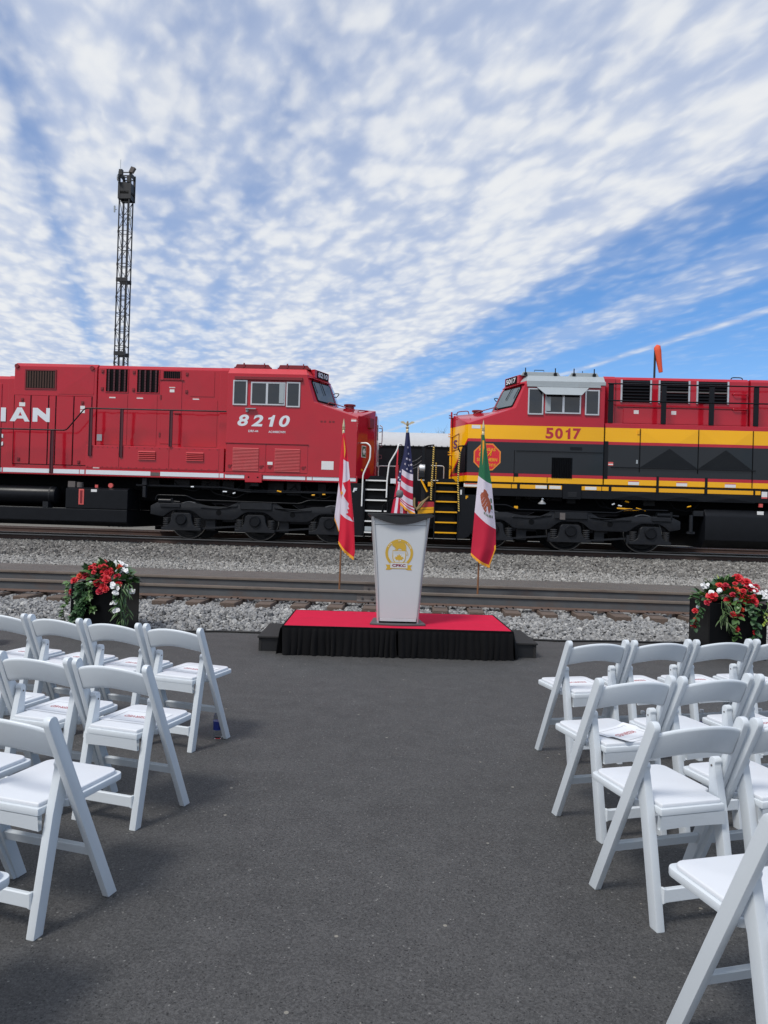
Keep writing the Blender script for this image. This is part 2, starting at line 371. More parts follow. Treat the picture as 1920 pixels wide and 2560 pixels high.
# ---- loose stone, nobody could count it
def stone_mat(name, lo, mid, hi):
    m = bpy.data.materials.new(name); m.use_nodes = True; t = m.node_tree; b = t.nodes['Principled BSDF']
    at = N(t, 'ShaderNodeAttribute', attribute_name='tone')
    cr = N(t, 'ShaderNodeValToRGB'); t.links.new(at.outputs['Fac'], cr.inputs[0])
    cr.color_ramp.elements[0].color = (*lo, 1); cr.color_ramp.elements[1].color = (*hi, 1)
    e = cr.color_ramp.elements.new(.5); e.color = (*mid, 1)
    pos = N(t, 'ShaderNodeNewGeometry').outputs['Position']
    t.links.new(mixc(t, mth(t, 'MULTIPLY', sstep(t, noise(t, pos, 40, 3, .6), .45, .7), .35), cr.outputs[0], tuple(x*.6 for x in mid)), b.inputs['Base Color'])
    b.inputs['Roughness'].default_value = .85
    return m
def stones(name, n, xy, hfn, r0, r1, mat, label, seed, flat=.62):
    rg = np.random.default_rng(seed)
    t = (1+5**.5)/2
    base = np.array([(-1,t,0),(1,t,0),(-1,-t,0),(1,-t,0),(0,-1,t),(0,1,t),(0,-1,-t),(0,1,-t),(t,0,-1),(t,0,1),(-t,0,-1),(-t,0,1)], float)
    base /= np.linalg.norm(base[0])
    tri = np.array([(0,11,5),(0,5,1),(0,1,7),(0,7,10),(0,10,11),(1,5,9),(5,11,4),(11,10,2),(10,7,6),(7,1,8),(3,9,4),(3,4,2),(3,2,6),(3,6,8),(3,8,9),(4,9,5),(2,4,11),(6,2,10),(8,6,7),(9,8,1)])
    P = xy(rg, n); n = len(P)
    V = base[None]*(1+rg.uniform(-.45,.38,(n,12,1)))
    V *= np.stack([rg.uniform(.75,1.35,n), rg.uniform(.6,1.0,n), rg.uniform(flat-.15,flat+.2,n)], 1)[:,None]
    # random rotation
    q = rg.normal(size=(n,4)); q[:,1:3] *= .45; q /= np.linalg.norm(q, axis=1)[:,None]
    a,b,c,d = q.T
    Rm = np.stack([np.stack([1-2*(c*c+d*d),2*(b*c-a*d),2*(b*d+a*c)],-1),np.stack([2*(b*c+a*d),1-2*(b*b+d*d),2*(c*d-a*b)],-1),np.stack([2*(b*d-a*c),2*(c*d+a*b),1-2*(b*b+c*c)],-1)],1)
    V = np.einsum('nij,nkj->nki', Rm, V)
    rad = rg.uniform(r0, r1, n)*np.where(rg.random(n) < .12, 1.25, 1)
    V *= rad[:,None,None]
    Z = np.array([hfn(x, y) for x, y in P]) + rad*rg.uniform(.05,.75,n)
    V += np.concatenate([P, Z[:,None]], 1)[:,None]
    me = bpy.data.meshes.new(name)
    me.vertices.add(n*12); me.vertices.foreach_set('co', V.reshape(-1))
    F = (tri[None]+(np.arange(n)*12)[:,None,None]).reshape(-1)
    me.loops.add(len(F)); me.loops.foreach_set('vertex_index', F.astype(np.int32))
    me.polygons.add(n*20); me.polygons.foreach_set('loop_start', (np.arange(n*20)*3).astype(np.int32))
    at = me.attributes.new('tone', 'FLOAT', 'POINT')
    at.data.foreach_set('value', np.repeat(np.clip(rg.normal(.5,.22,n),0,1),12).astype(np.float32))
    me.update(); me.validate(); me.shade_flat()
    o = link(name, me, mat)
    return tag(o, label, 'gravel', kind='stuff')
ST1 = stone_mat('pale_grey_stone', (.11,.11,.112), (.27,.27,.268), (.47,.465,.445))
ST2 = stone_mat('weathered_stone', (.045,.043,.040), (.165,.157,.145), (.36,.35,.32))
ST3 = stone_mat('fine_pale_stone', (.14,.135,.125), (.29,.28,.262), (.45,.44,.41))
def xy_near(rg, n):
    x = rg.uniform(-7.6, 6.6, n); f = rg.random(n)**.9
    y = np.array([edge(a) for a in x])+.02+f*(11.42-np.array([edge(a) for a in x]))
    k = np.abs((x+2.23+.264) % .528-.264)
    keep = ~((k < .135) & (y > 10.86))
    return np.stack([x, y], 1)[keep]
stones('crushed_stone', 22000, xy_near, hz_near, .021, .038, ST1, 'pale grey crushed stone along the front of the near track', 1)
stones('crushed_stone', 3500, lambda rg, n: np.stack([rg.uniform(-7.6,7.2,n), rg.uniform(11.5,12.9,n)],1), hz_near, .026, .045, ST1, 'grey crushed stone between the rails of the near track', 2)
def xy_far(rg, n):
    return np.stack([rg.uniform(-13.2,11.2,n), 16.1+rg.random(n)*4.5], 1)
stones('crushed_stone', 34000, xy_far, hz_far, .027, .048, ST2, 'darker weathered stone sloping up to the locomotives', 3)
stones('fine_gravel', 19000, lambda rg, n: np.stack([rg.uniform(-11,9.6,n), 14.72+np.minimum(rg.random(n),rg.random(n)*1.25)*1.9],1), hz_far, .018, .036, ST3, 'fine pale gravel strip behind the asphalt strip', 4)
stones('crushed_stone', 7000, lambda rg, n: np.stack([rg.uniform(-14,12,n), rg.uniform(20.8,25.5,n)],1), hz_far, .03, .055, ST2, 'dark stone between the rails under the locomotives', 5)

# ---- tracks
def rail_prof(y, z):                           # z = top of the head
    h = [(-.036,0),(.036,0),(.038,-.012),(.034,-.036),(.009,-.052),(.009,-.155),(.03,-.165),(.076,-.176),(.076,-.186),(-.076,-.186),(-.076,-.176),(-.03,-.165),(-.009,-.155),(-.009,-.052),(-.034,-.036),(-.038,-.012)]
    return [(y+a, z+b) for a, b in h]
def track(label, y0, ztop, x0, x1, ties, mat, shiny, joints=()):
    t = thing('railway_track', label, 'track', ((x0+x1)/2, y0+.755, ztop-.36))
    rails = []
    for y in (y0, y0+1.51):
        mb = MB().prism(rail_prof(y, ztop), x0, x1, 'x')
        mb.mi = [(1 if sum(mb.v[i][2] for i in f)/len(f) > ztop-.040 and len(f) == 4 else (2 if sum(mb.v[i][2] for i in f)/len(f) < ztop-.158 and len(f) == 4 else 0)) for f in mb.f]
        r = part('rail', mb, mat, t, smooth=40); rails.append(r)
        part('running_surface', MB().box(x0, x1, y-.029, y+.029, ztop+.0005, ztop+.0025), shiny, r)
    proto = None
    for i, x in enumerate(ties):
        mb = MB(); w = .115; zt = ztop-.195
        if proto is None:
            g = MB().box(-.115, .115, -1.3, 1.3, -.17, 0); me_t = g.mesh('tie', bevel=.008, seg=1)
            me_p = MB().box(-.088, .088, -.25, .19, .001, .014).mesh('tie_plate', bevel=.003, seg=1)
            s = MB()
            for yy in (-.755, .755):
                for sx in (-.05, .05):
                    for sy in (-.105, .105):
                        s.box(sx-.012, sx+.012, yy+sy-.012, yy+sy+.012, .012, .030)
                for sx, sy in ((-.045,-.17),(.05,-.155)): s.box(sx-.011, sx+.011, yy+sy-.011, yy+sy+.011, .012, .019)
            me_s = s.mesh('spike'); proto = True
        o = link('tie', me_t, TIE, t, (x-(x0+x1)/2, 0, .36-.195+random.uniform(-.006,.004)))
        o.rotation_euler = (0, 0, random.uniform(-.012,.012))
        link('tie_plate', me_p, PLATE, o, (0, -.755, 0)); link('tie_plate', me_p, PLATE, o, (0, .755, 0)); link('spike', me_s, BLACKM, o)
    for (r, xj, yj) in joints:
        mb = MB().prism([(yj-.045,ztop-.05),(yj-.01,ztop-.05),(yj-.01,ztop-.165),(yj-.062,ztop-.165),(yj-.058,ztop-.15),(yj-.03,ztop-.135),(yj-.028,ztop-.07)], xj-.46, xj+.46, 'x')
        j = part('joint_bar', mb, PLATE, rails[r])
        b = MB()
        for k in range(6):
            xx = xj-.38+k*.152
            b.cyl((xx, yj-.028, ztop-.103), (xx, yj-.065, ztop-.103), .022 if k % 2 else .016, 6 if k % 2 == 0 else 10)
        part('bolt', b, RAILGREY, rails[r])
    return t
tx = [-2.23 + .528*k for k in range(-11, 18)]
track('empty railway track behind the stage with three flags standing on it', 11.45, .372, -16, 16, tx, [RAILGREY, RAILHEAD, RAILFOOT], RAILHEAD, ((0, -.42, 11.45), (1, -.42, 12.96)))
track('railway track carrying the two locomotives', 20.70, .722, -30, 30, [-14+.55*k for k in range(48)], [RUST, STEEL, RUST], STEEL)
# ================================================================== LOCOMOTIVES
YN, YC, YF = 19.9, 21.45, 23.0
ZR = .722
def lab(root, X0, X1, Z0, Z1, Y, m=None, t=.004, name='warning_label'):
    return part(name, MB().box(X0, X1, Y-t, Y+.001, Z0, Z1), m or LABELW, root)
def louvre(root, X0, X1, Z0, Z1, Y, n, mat, back, depth=.03, vertical=False, name='louvre'):
    """a recessed vent: a dark backing and n separate slats"""
    b = part('vent', MB().box(X0, X1, Y-.004, Y+.001, Z0, Z1), back, root)
    for i in range(n):
        if vertical:
            xa = X0+(X1-X0)*(i+.15)/n; xb = X0+(X1-X0)*(i+.75)/n
            mb = MB().prism([(xa, Y-.005), (xb, Y-.005), (xa+.3*(xb-xa), Y-depth)], Z0+.01, Z1-.01, 'z')
        else:
            za = Z0+(Z1-Z0)*(i+.05)/n; zb = Z0+(Z1-Z0)*(i+.85)/n
            mb = MB().prism([(Y-.005, za), (Y-depth, za), (Y-.005, zb)], X0+.006, X1-.006, 'x')
        part(name, mb, mat, b)
    return b
def frame_win(root, X0, X1, Z0, Z1, Y, fr=.035, mat=None, split=None):
    mat = mat or ALU
    mb = MB()
    mb.box(X0, X0+fr, Y-.028, Y+.01, Z0, Z1); mb.box(X1-fr, X1, Y-.028, Y+.01, Z0, Z1)
    mb.box(X0+fr, X1-fr, Y-.026, Y+.01, Z0, Z0+fr); mb.box(X0+fr, X1-fr, Y-.026, Y+.01, Z1-fr, Z1)
    if split: mb.box(split-fr*.8, split+fr*.8, Y-.024, Y+.01, Z0+fr, Z1-fr)
    o = part('window', mb, mat, root)
    if split:
        part('pane', MB().box(X0+fr, split-fr*.8, Y-.012, Y+.005, Z0+fr, Z1-fr), GLASS, o)
        part('pane', MB().box(split+fr*.8, X1-fr, Y-.012, Y+.005, Z0+fr, Z1-fr), GLASS, o)
    else:
        part('pane', MB().box(X0+fr, X1-fr, Y-.012, Y+.005, Z0+fr, Z1-fr), GLASS, o)
    return o
def handrail(root, pts, r=.018, mat=None, name='handrail', n=8):
    # round the corners
    P = [Vector(p) for p in pts]; out = [P[0]]
    for a, b, c in zip(P, P[1:], P[2:]):
        d1 = min(.08, (b-a).length*.4); d2 = min(.08, (c-b).length*.4)
        p, q = b+(a-b).normalized()*d1, b+(c-b).normalized()*d2
        for k in range(5):
            s = k/4; out.append(p*(1-s)**2+b*2*s*(1-s)+q*s*s)
    out.append(P[-1])
    return part(name, MB().tube(out, r, n), mat or BLACKS, root, smooth=50)

def xpanel(root, X0, X1, Z0, Z1, Y, out, mat, name='hood_panel', t=.01):
    """cross-broken sheet panel: a very shallow pyramid that stiffens the sheet"""
    cx, cz = (X0+X1)/2, (Z0+Z1)/2
    v_ = [(X0,Y,Z0),(X1,Y,Z0),(X1,Y,Z1),(X0,Y,Z1),(cx,Y-out,cz)]
    return part(name, MB().add(v_+[(x, Y+t, z) for x, y, z in v_[:4]], [(0,1,4),(1,2,4),(2,3,4),(3,0,4),(0,5,6,1),(1,6,7,2),(2,7,8,3),(3,8,5,0)]), mat, root)
def digit_one(x0, x1, z0, z1, Y, shear=0):
    P = [(.44,0),(1,0),(1,1),(.66,1),(.56,.88),(.34,.80),(.02,.77),(.02,.62),(.44,.64)]
    return poly_mb([(x0+(x1-x0)*a+shear*(b-.5)*(z1-z0), z0+(z1-z0)*b) for a, b in P], onY(Y))
def cab(root, Xc, sg, ZC, mats, roofmat, dims, nose=.40):
    """wide-nosed cab: Xc = side corner of the nose, +d runs back along the body"""
    d_b, z_b, d_t, z_t, d_r = dims           # windshield foot, windshield top, rear wall
    X = lambda d: Xc+sg*d
    def both(p): return [(X(p[0]), p[1], p[2]), (X(p[0]), 2*YC-p[1], p[2])]
    z0 = 2.54
    N_ = {}
    def v(k, d, y, z): N_[k] = (X(d), y, z); N_[k+"'"] = (X(d), 2*YC-y, z)
    v('s0', d_r, YN, z0); v('s1', 0, YN, z0); v('s2', 0, YN, ZC); v('s3', d_b, YN, z_b); v('s4', d_t, YN, z_t); v('s5', d_r, YN, z_t)
    v('b0', -nose, 20.72, z0); v('b1', -nose, 20.72, ZC+.30)
    v('w', d_b-.52, 21.0, z_b+.02); v('t', d_t-.46, 20.95, z_t+.02)
    v('k1', d_r, 20.12, z_t+.19); v('k2', d_t+.06, 20.12, z_t+.19)
    names = list(N_); idx = {k: i for i, k in enumerate(names)}
    F = [['s0','s1','s2','s3','s4','s5'], ['s1','b0','b1','s2'], ['s2','b1','w','s3'], ['s3','w','t','s4']]
    fs = []
    for f in F:
        fs.append([idx[k] for k in f]); fs.append([idx[k+"'"] for k in f][::-1])
    fs += [[idx[k] for k in ('b0',"b0'","b1'",'b1')], [idx[k] for k in ('b1',"b1'","w'",'w')], [idx[k] for k in ('w',"w'","t'",'t')],
           [idx[k] for k in ('s0','s5',"s5'","s0'")]]
    o = part('cab', MB().add([N_[k] for k in names], fs), mats, root, bevel=.022, seg=2, smooth=30)
    # roof
    rf = [['s5','s4','k2','k1'], ['s4','t','k2']]
    fr = []
    for f in rf: fr.append([idx[k] for k in f]); fr.append([idx[k+"'"] for k in f][::-1])
    fr += [[idx[k] for k in ('k1','k2',"k2'","k1'")], [idx[k] for k in ('t',"t'","k2'",'k2')], [idx[k] for k in ('s5','k1',"k1'","s5'")], [idx[k] for k in ('s5','s4','t',"t'","s4'","s5'")]]
    part('cab_roof', MB().add([N_[k] for k in names], fr), roofmat, root, bevel=.01, seg=1)
    # windshield panes
    def inset(keys, a, off, u0=.12, u1=.92, v0=.10, v1=.80):
        A, B, C, D = [Vector(N_[k]) for k in keys]      # A-B foot, D-C top
        n = (B-A).cross(D-A).normalized()
        if n.y > 0 and abs(n.y) > .2: n = -n
        P = lambda u, q: (A.lerp(B, u)).lerp(D.lerp(C, u), q) + n*off
        return P
    P = inset(('s3','w','t','s4'), 0, .012)
    pts = [(.16,.08),(.20,.05),(.90,.05),(.95,.09),(.95,.78),(.91,.83),(.15,.83),(.10,.78)]
    g = part('windshield_frame', MB().add([P(*p) for p in pts], [list(range(8))]), BLACKM, o)
    P2 = inset(('s3','w','t','s4'), 0, .02)
    part('windshield', MB().add([P2(.14+(p[0]-.10)*.90, .10+(p[1]-.05)*.88) for p in pts], [list(range(8))]), WGLASS, o)
    P3 = inset(('s3','w','t','s4'), 0, .045)
    part('wiper', MB().bar(P3(.50,.80), P3(.55,.35), .018, .012).bar(P3(.16,.72), P3(.20,.35), .018, .012), BLACKM, o)
    wc = [Vector(N_[k]) for k in ('w',"w'","t'",'t')]
    nn = Vector((-sg, 0, 0))
    Q = lambda u, q: (wc[0].lerp(wc[1], u)).lerp(wc[3].lerp(wc[2], u), q) + nn*.012
    part('windshield', MB().add([Q(.06,.06), Q(.94,.06), Q(.94,.82), Q(.06,.82)], [[0,1,2,3]]), WGLASS, o)
    return N_, idx, o
def chamfer(N_):
    A, B = Vector(N_['s1']), Vector(N_['b0'])
    d = (B-A); n = Vector((d.y, -d.x, 0)).normalized()
    if n.y > 0: n = -n
    return lambda t, z, off=.0: tuple(Vector((A.x+d.x*t, A.y+d.y*t, z)) + n*off)

def truck(root, axles, sgn, X0, X1, grey=None):
    """three-axle bogie: cast side frame with wheels, journal boxes and springs under it"""
    a, b, c = axles
    Y = 19.97
    top = [(X0,1.40),(X0,1.63),(X0+.22,1.75),(X0+.45,1.75),(a-.05,1.72),(a+.35,1.74),(a+.55,1.70),((a+b)/2-.25,1.66),((a+b)/2+.25,1.66),(b-.45,1.82),(b+.48,1.82),(b+.75,1.66),((b+c)/2+.15,1.64),(c-.45,1.72),(c+.05,1.73),(X1-.30,1.75),(X1,1.62),(X1,1.40)]
    bot = []
    for q in (c, b, a):
        bot += [(q+.52,1.34),(q+.40,1.44),(q+.30,1.50),(q+.20,1.53),(q-.20,1.53),(q-.30,1.50),(q-.40,1.44),(q-.52,1.34)]
        if q != a: bot += [(q-.62,1.30),(q-1.40,1.30)]
    if sgn < 0:
        top = [(x, z) for x, z in top]
    fr = part('truck_frame', MB().prism(top+bot, Y, Y+.20), BLACKP, root, bevel=.02, seg=2, smooth=40)
    part('truck_frame', MB().prism(top+bot, 2*YC-Y-.20, 2*YC-Y), BLACKP, root)
    # cast ribs and holes that stand out on the frame
    rb = MB()
    rb.box(b-.42, b+.45, Y-.04, Y+.01, 1.60, 1.80); rb.box(a-.6, a-.05, Y-.035, Y+.01, 1.60, 1.71); rb.box(c+.05, c+.55, Y-.035, Y+.01, 1.60, 1.71)
    rb.prism([(a+.55,1.66),((a+b)/2-.1,1.62),((a+b)/2+.2,1.62),(b-.5,1.72),(b-.5,1.66),((a+b)/2,1.58),(a+.5,1.60)], Y-.03, Y+.01)
    rb.prism([(b+.5,1.72),(b+.75,1.62),(c-.5,1.64),(c-.5,1.59),((b+c)/2,1.56),(b+.5,1.64)], Y-.03, Y+.01)
    part('rib', rb, BLACKP, fr, bevel=.012, seg=1)
    for q in ((a+b)/2, (b+c)/2): part('frame_hole', MB().cyl((q, Y-.004, 1.49), (q, Y+.01, 1.49), .075, 20), BLACKM, fr)
    if grey: part('data_plate', MB().box(grey, grey+.14, Y-.046, Y-.03, 1.58, 1.76), PLATE, fr)
    jm = None
    for q in axles:
        ws = part('wheel', MB().lathe([(.02,-.07),(.30,-.07),(.33,-.04),(.43,-.04),(.46,-.068),(.527,-.068),(.533,.05),(.56,.062),(.555,.09),(.03,.09)], (q, 20.695, ZR+.535), 'y', 48), BLACKP, fr, smooth=30)
        part('wheel', MB().lathe([(.02,.07),(.527,.068),(.533,-.05),(.56,-.062),(.555,-.09),(.03,-.09)], (q, 22.205, ZR+.535), 'y', 32), BLACKP, fr, smooth=30)
        part('axle', MB().cyl((q, 20.1, ZR+.535), (q, 22.8, ZR+.535), .09, 14), BLACKP, fr)
        tread = part('wheel_tread', MB().lathe([(.505,-.0715),(.527,-.0695)], (q, 20.695, ZR+.535), 'y', 48, cap=False), STEEL, fr)
        jb = [(-.55,.975),(.55,.975),(.55,1.055),(.44,1.07),(.34,1.13),(.29,1.25),(.27,1.40),(.21,1.455),(-.21,1.455),(-.27,1.40),(-.29,1.25),(-.34,1.13),(-.44,1.07),(-.55,1.055)]
        part('journal_box', MB().prism([(q+x, z) for x, z in jb], Y-.06, Y+.16), BLACKP, fr, bevel=.012, seg=1)
        part('bearing_cap', MB().lathe([(.155,.02),(.155,-.02),(.135,-.045),(.115,-.045),(.11,-.03),(.03,-.03)], (q, Y-.075, 1.285), 'y', 24), BLACKS, fr, smooth=30)
        for s in (-.43, .43):
            p = []
            for k in range(5):
                z = 1.075+k*.052; p += [(.055,z),(.10,z+.010),(.10,z+.026),(.055,z+.036)]
            part('spring', MB().lathe(p, (q+s, Y+.04, 0), 'z', 14), SPRING, fr)
    br = MB()
    for q in ((a+b)/2, (b+c)/2):
        br.bar((q-.75, Y+.10, 1.02), (q+.62, Y+.10, 1.14), .05, .05); br.box(q+.45, q+.62, Y+.02, Y+.16, .98, 1.22); br.box(q-.38, q-.12, Y+.12, Y+.3, 1.0, 1.30)
    part('brake_rigging', br, BLACKP, fr)
    for q in (a-.42, c+.42):
        cy = MB(); cy.cyl((q-.24, Y+.05, 1.77), (q+.10, Y+.05, 1.77), .075, 14); cy.cyl((q+.10, Y+.05, 1.77), (q+.34, Y+.05, 1.75), .03, 8); cy.box(q+.1, q+.16, Y, Y+.12, 1.66, 1.86); part('brake_cylinder', cy, BLACKS, fr, smooth=30)

    handrail(root, [(X0+.15, Y-.03, 1.80), (X0+.18, Y-.03, 1.93), (X0+1.0, Y-.03, 1.93), (X0+1.25, Y-.03, 1.82), (b+1.2, Y-.03, 1.80), (b+1.45, Y-.03, 1.90), (X1-.35, Y-.03, 1.90)], .016, BLACKS, 'brake_pipe')
    return fr
def underclutter(root, X0, X1, seed, paint):
    rg = random.Random(seed)
    part('underframe', MB().box(X0, X1, 20.75, 22.15, 1.78, 2.40), BLACKM, root)
    x = X0+.2
    while x < X1-.5:
        w = rg.uniform(.15,.55); z = rg.uniform(2.0,2.2)
        part('underframe_box', MB().box(x, x+w, 20.35+rg.uniform(0,.25), 20.74, z, 2.39), BLACKP, root, bevel=.01, seg=1); x += w+rg.uniform(.05,.5)
    for k in range(4):
        z = rg.uniform(2.12,2.36); y = rg.uniform(20.02,20.3)
        handrail(root, [(X0+.1, y, z), (X0+(X1-X0)*rg.uniform(.3,.45), y, z), (X0+(X1-X0)*rg.uniform(.46,.6), y, z-rg.uniform(.03,.14)), (X1-.1, y, z-.06)], rg.choice((.012,.018,.024)), BLACKP, 'air_pipe', 6)
    for k in range(6):
        x = rg.uniform(X0+.4, X1-.4); z = rg.uniform(1.98,2.22)
        part('valve', MB().cyl((x, 20.0, z), (x+rg.uniform(.05,.12), 20.0, z+rg.uniform(-.03,.03)), .02, 8), YEL if k % 2 else WSTRIPE, root)
        y = 20.15; handrail(root, [(x-.5, y, 2.3), (x-.3, y, z-.05), (x+.05, y, z-.12), (x+.3, y, z+.02), (x+.5, y, 2.32)], .016, BLACKM, 'air_hose', 6)

# ------------------------------------------------------------------ red locomotive
L = thing('diesel_locomotive', 'red diesel locomotive with big white number 8210 on its cab', 'locomotive', (-6.4, YC, ZR))
XR = -14.5
part('sill', MB().box(XR, -1.62, YN+.02, YF-.02, 2.40, 2.595), RED, L, bevel=.01, seg=1)
for a, b in ((XR,-11.46),(-11.42,-10.10),(-10.0,-9.28),(-9.26,-9.13),(-9.09,-7.29),(-7.02,-5.40),(-5.38,-5.27),(-5.23,-4.70),(-4.18,-3.03),(-2.99,-2.85),(-2.83,-1.66)):
    part('reflective_stripe', MB().box(a, b, YN+.012, YN+.025, 2.445, 2.56), WSTRIPE, L)
part('grey_plate', MB().box(-7.28, -7.04, YN+.010, YN+.025, 2.45, 2.54), PLATE, L)
part('jacking_pad', MB().box(-4.67, -4.21, YN-.03, YN+.06, 2.34, 2.585), RED, L, bevel=.012)
for x in (-4.57, -4.32): part('jacking_hole', MB().cyl((x, YN-.033, 2.48), (x, YN, 2.48), .022, 10), BLACKM, L)
NL, IL, CABL = cab(L, -1.66, -1, 4.17, RED, REDL, (1.20, 4.56, 1.40, 5.29, 3.57), .44)
for a, b in ((-5.12,-4.08),(-3.92,-3.00)):
    h = part('roof_hatch', MB().prism([(a,5.482),(b,5.482),(b-.10,5.60),(a+.06,5.60)], 20.16, 22.7), DRED, L, bevel=.008, seg=1)
    part('hatch_lip', MB().box(a+.0, b-.0, 20.13, 20.155, 5.485, 5.515).box(a+.25, a+.29, 20.13, 20.155, 5.5, 5.63).box(b-.22, b-.19, 20.13, 20.155, 5.5, 5.63), DRED, h)
part('drip_rail', MB().box(-5.03, -3.17, YN-.07, YN+.005, 5.12, 5.165).box(-5.03, -3.17, YN-.05, YN+.005, 5.165, 5.21), DRED, L, bevel=.006, seg=1)
frame_win(L, -5.07, -4.68, 4.43, 5.11, YN); frame_win(L, -3.61, -3.235, 4.405, 5.085, YN)
frame_win(L, -4.58, -3.64, 4.445, 5.07, YN, split=-4.14)
part('window_shade', MB().box(-3.80, -3.67, YN-.05, YN-.03, 4.50, 5.04), GREYROOF, L)
part('mirror_bracket', MB().box(-4.70, -4.42, YN-.10, YN-.02, 4.32, 4.345).box(-4.70, -4.63, YN-.04, YN+.002, 4.25, 4.33), GREYROOF, L)
for ch, xa, xb in (('8',-4.925,-4.615),('2',-4.545,-4.225),('1',-4.11,-3.91),('0',-3.79,-3.495)):
    part('number_lettering', digit_one(xa+.01, xb-.02, 3.865, 4.18, YN-.004, .22) if ch == '1' else text_mb(ch, xa, xb, 3.865, 4.18, onY(YN-.004), .030, .20), WSTRIPE, L)
part('class_lettering', text_mb('DRF-44', -4.62, -4.35, 3.705, 3.765, onY(YN-.004), .02), WSTRIPE, L)
part('class_lettering', text_mb('AC4400CWM', -4.07, -3.61, 3.695, 3.757, onY(YN-.004), .02), WSTRIPE, L)
# lower cab panels with louvres
for a, b, la, lb in ((-5.21,-4.13,-5.03,-4.31),(-4.11,-2.98,-3.88,-3.18)):
    p = part('access_panel', MB().box(a, b, YN-.012, YN+.002, 2.62, 3.385), RED, L, bevel=.006, seg=1)
    louvre(L, la, lb, 2.655, 3.28, YN-.013, 16, REDV, REDV, .022)
    for x in (a+.10, b-.12):
        part('latch', MB().cyl((x, YN-.03, 2.77), (x, YN-.01, 2.77), .042, 12).cyl((x+.06, YN-.03, 2.80), (x+.06, YN-.01, 2.80), .02, 8), DRED, L)
part('panel_ledge', MB().box(-5.24, -2.96, YN-.03, YN+.002, 3.39, 3.405), DRED, L)
for x in (-2.66, -2.57, -2.43, -2.34): part('jack_slot', MB().box(x, x+.06, YN-.004, YN+.002, 4.015, 4.065), DRED, L)
lab(L, -2.60, -2.27, 2.74, 2.97, YN, name='data_plate'); lab(L, -1.83, -1.69, 4.06, 4.11, YN); lab(L, -1.83, -1.69, 4.11, 4.15, YN, LABELR)
lab(L, -4.07, -3.93, 2.83, 2.91, YN-.013)
part('data_print', text_mb('LOCOMOTIVE', -2.58, -2.46, 2.92, 2.935, onY(YN-.006)), INKG, L) if False else None
# hood
def hood(a, b, y, zt, m=RED, z0=2.58):
    return part('hood', MB().prism([(y,z0),(y,zt-.10),(y+.10,zt),(2*YC-y-.10,zt),(2*YC-y,zt-.10),(2*YC-y,z0)], a, b, 'x'), m, L, bevel=.015, seg=2)
hood(-5.50, -5.255, 20.12, 5.50); hood(-9.0, -5.525, 20.30, 5.53); hood(-11.38, -9.02, 20.28, 5.545); hood(-11.60, -11.40, 20.36, 5.19); hood(XR, -11.62, 20.42, 5.19)
part('flank_box', MB().box(-9.12, -5.28, YN+.04, 20.32, 2.595, 3.25), RED, L, bevel=.015)
for a, b in ((-9.10,-8.19),(-8.17,-6.80),(-6.78,-5.42)):
    p = part('flank_panel', MB().box(a, b, YN+.028, YN+.045, 2.63, 3.235), RED, L, bevel=.005, seg=1)
    k = MB()
    for i in range(7):
        x = a+.05+(b-a-.1)*i/6
        k.cyl((x, YN+.018, 3.20), (x, YN+.03, 3.20), .012, 6); k.cyl((x, YN+.018, 2.66), (x, YN+.03, 2.66), .012, 6)
    part('bolt', k, DRED, p)
louvre(L, -7.65, -7.16, 2.88, 3.13, YN+.027, 5, REDV, REDV, .040); louvre(L, -6.32, -5.83, 2.88, 3.13, YN+.027, 5, REDV, REDV, .040)
part('walkway', MB().box(XR, -9.1, YN+.03, 20.4, 2.565, 2.60), BLACKM, L)
for a, b in ((-11.35,-10.895),(-10.865,-10.385),(-10.355,-10.175),(-10.145,-9.665),(-9.635,-9.15)):
    d = part('hood_door', MB().box(a, b, 20.262, 20.285, 2.70, 4.62), RED, L, bevel=.007, seg=1)
part('door_gap', MB().box(-11.37, -9.13, 20.274, 20.281, 2.69, 4.63), BLACKM, L)
for a, b in ((XR, -12.9), (-12.88, -12.2), (-12.18, -11.80)):
    part('hood_door', MB().box(a, b, 20.402, 20.425, 2.70, 4.95), RED, L, bevel=.007, seg=1)
for x, z in ((-11.12,4.50),(-9.40,4.45),(-11.18,2.83),(-9.46,2.79),(-8.87,5.35),(-8.87,4.86),(-7.98,5.34),(-7.98,4.85),(-6.48,5.32),(-6.48,4.83)):
    y = 20.26 if x < -9.1 and z < 4.7 else (20.28 if x < -9.1 else 20.30)
    part('latch', MB().box(x-.035, x+.035, y-.02, y+.003, z-.05, z+.04).box(x-.02, x+.02, y-.035, y-.018, z-.035, z-.01), DRED, L)
part('lifting_eye', MB().cyl((-11.31, 20.24, 5.44), (-11.31, 20.29, 5.44), .06, 14).cyl((-9.16, 20.24, 5.42), (-9.16, 20.29, 5.42), .06, 14), DRED, L)
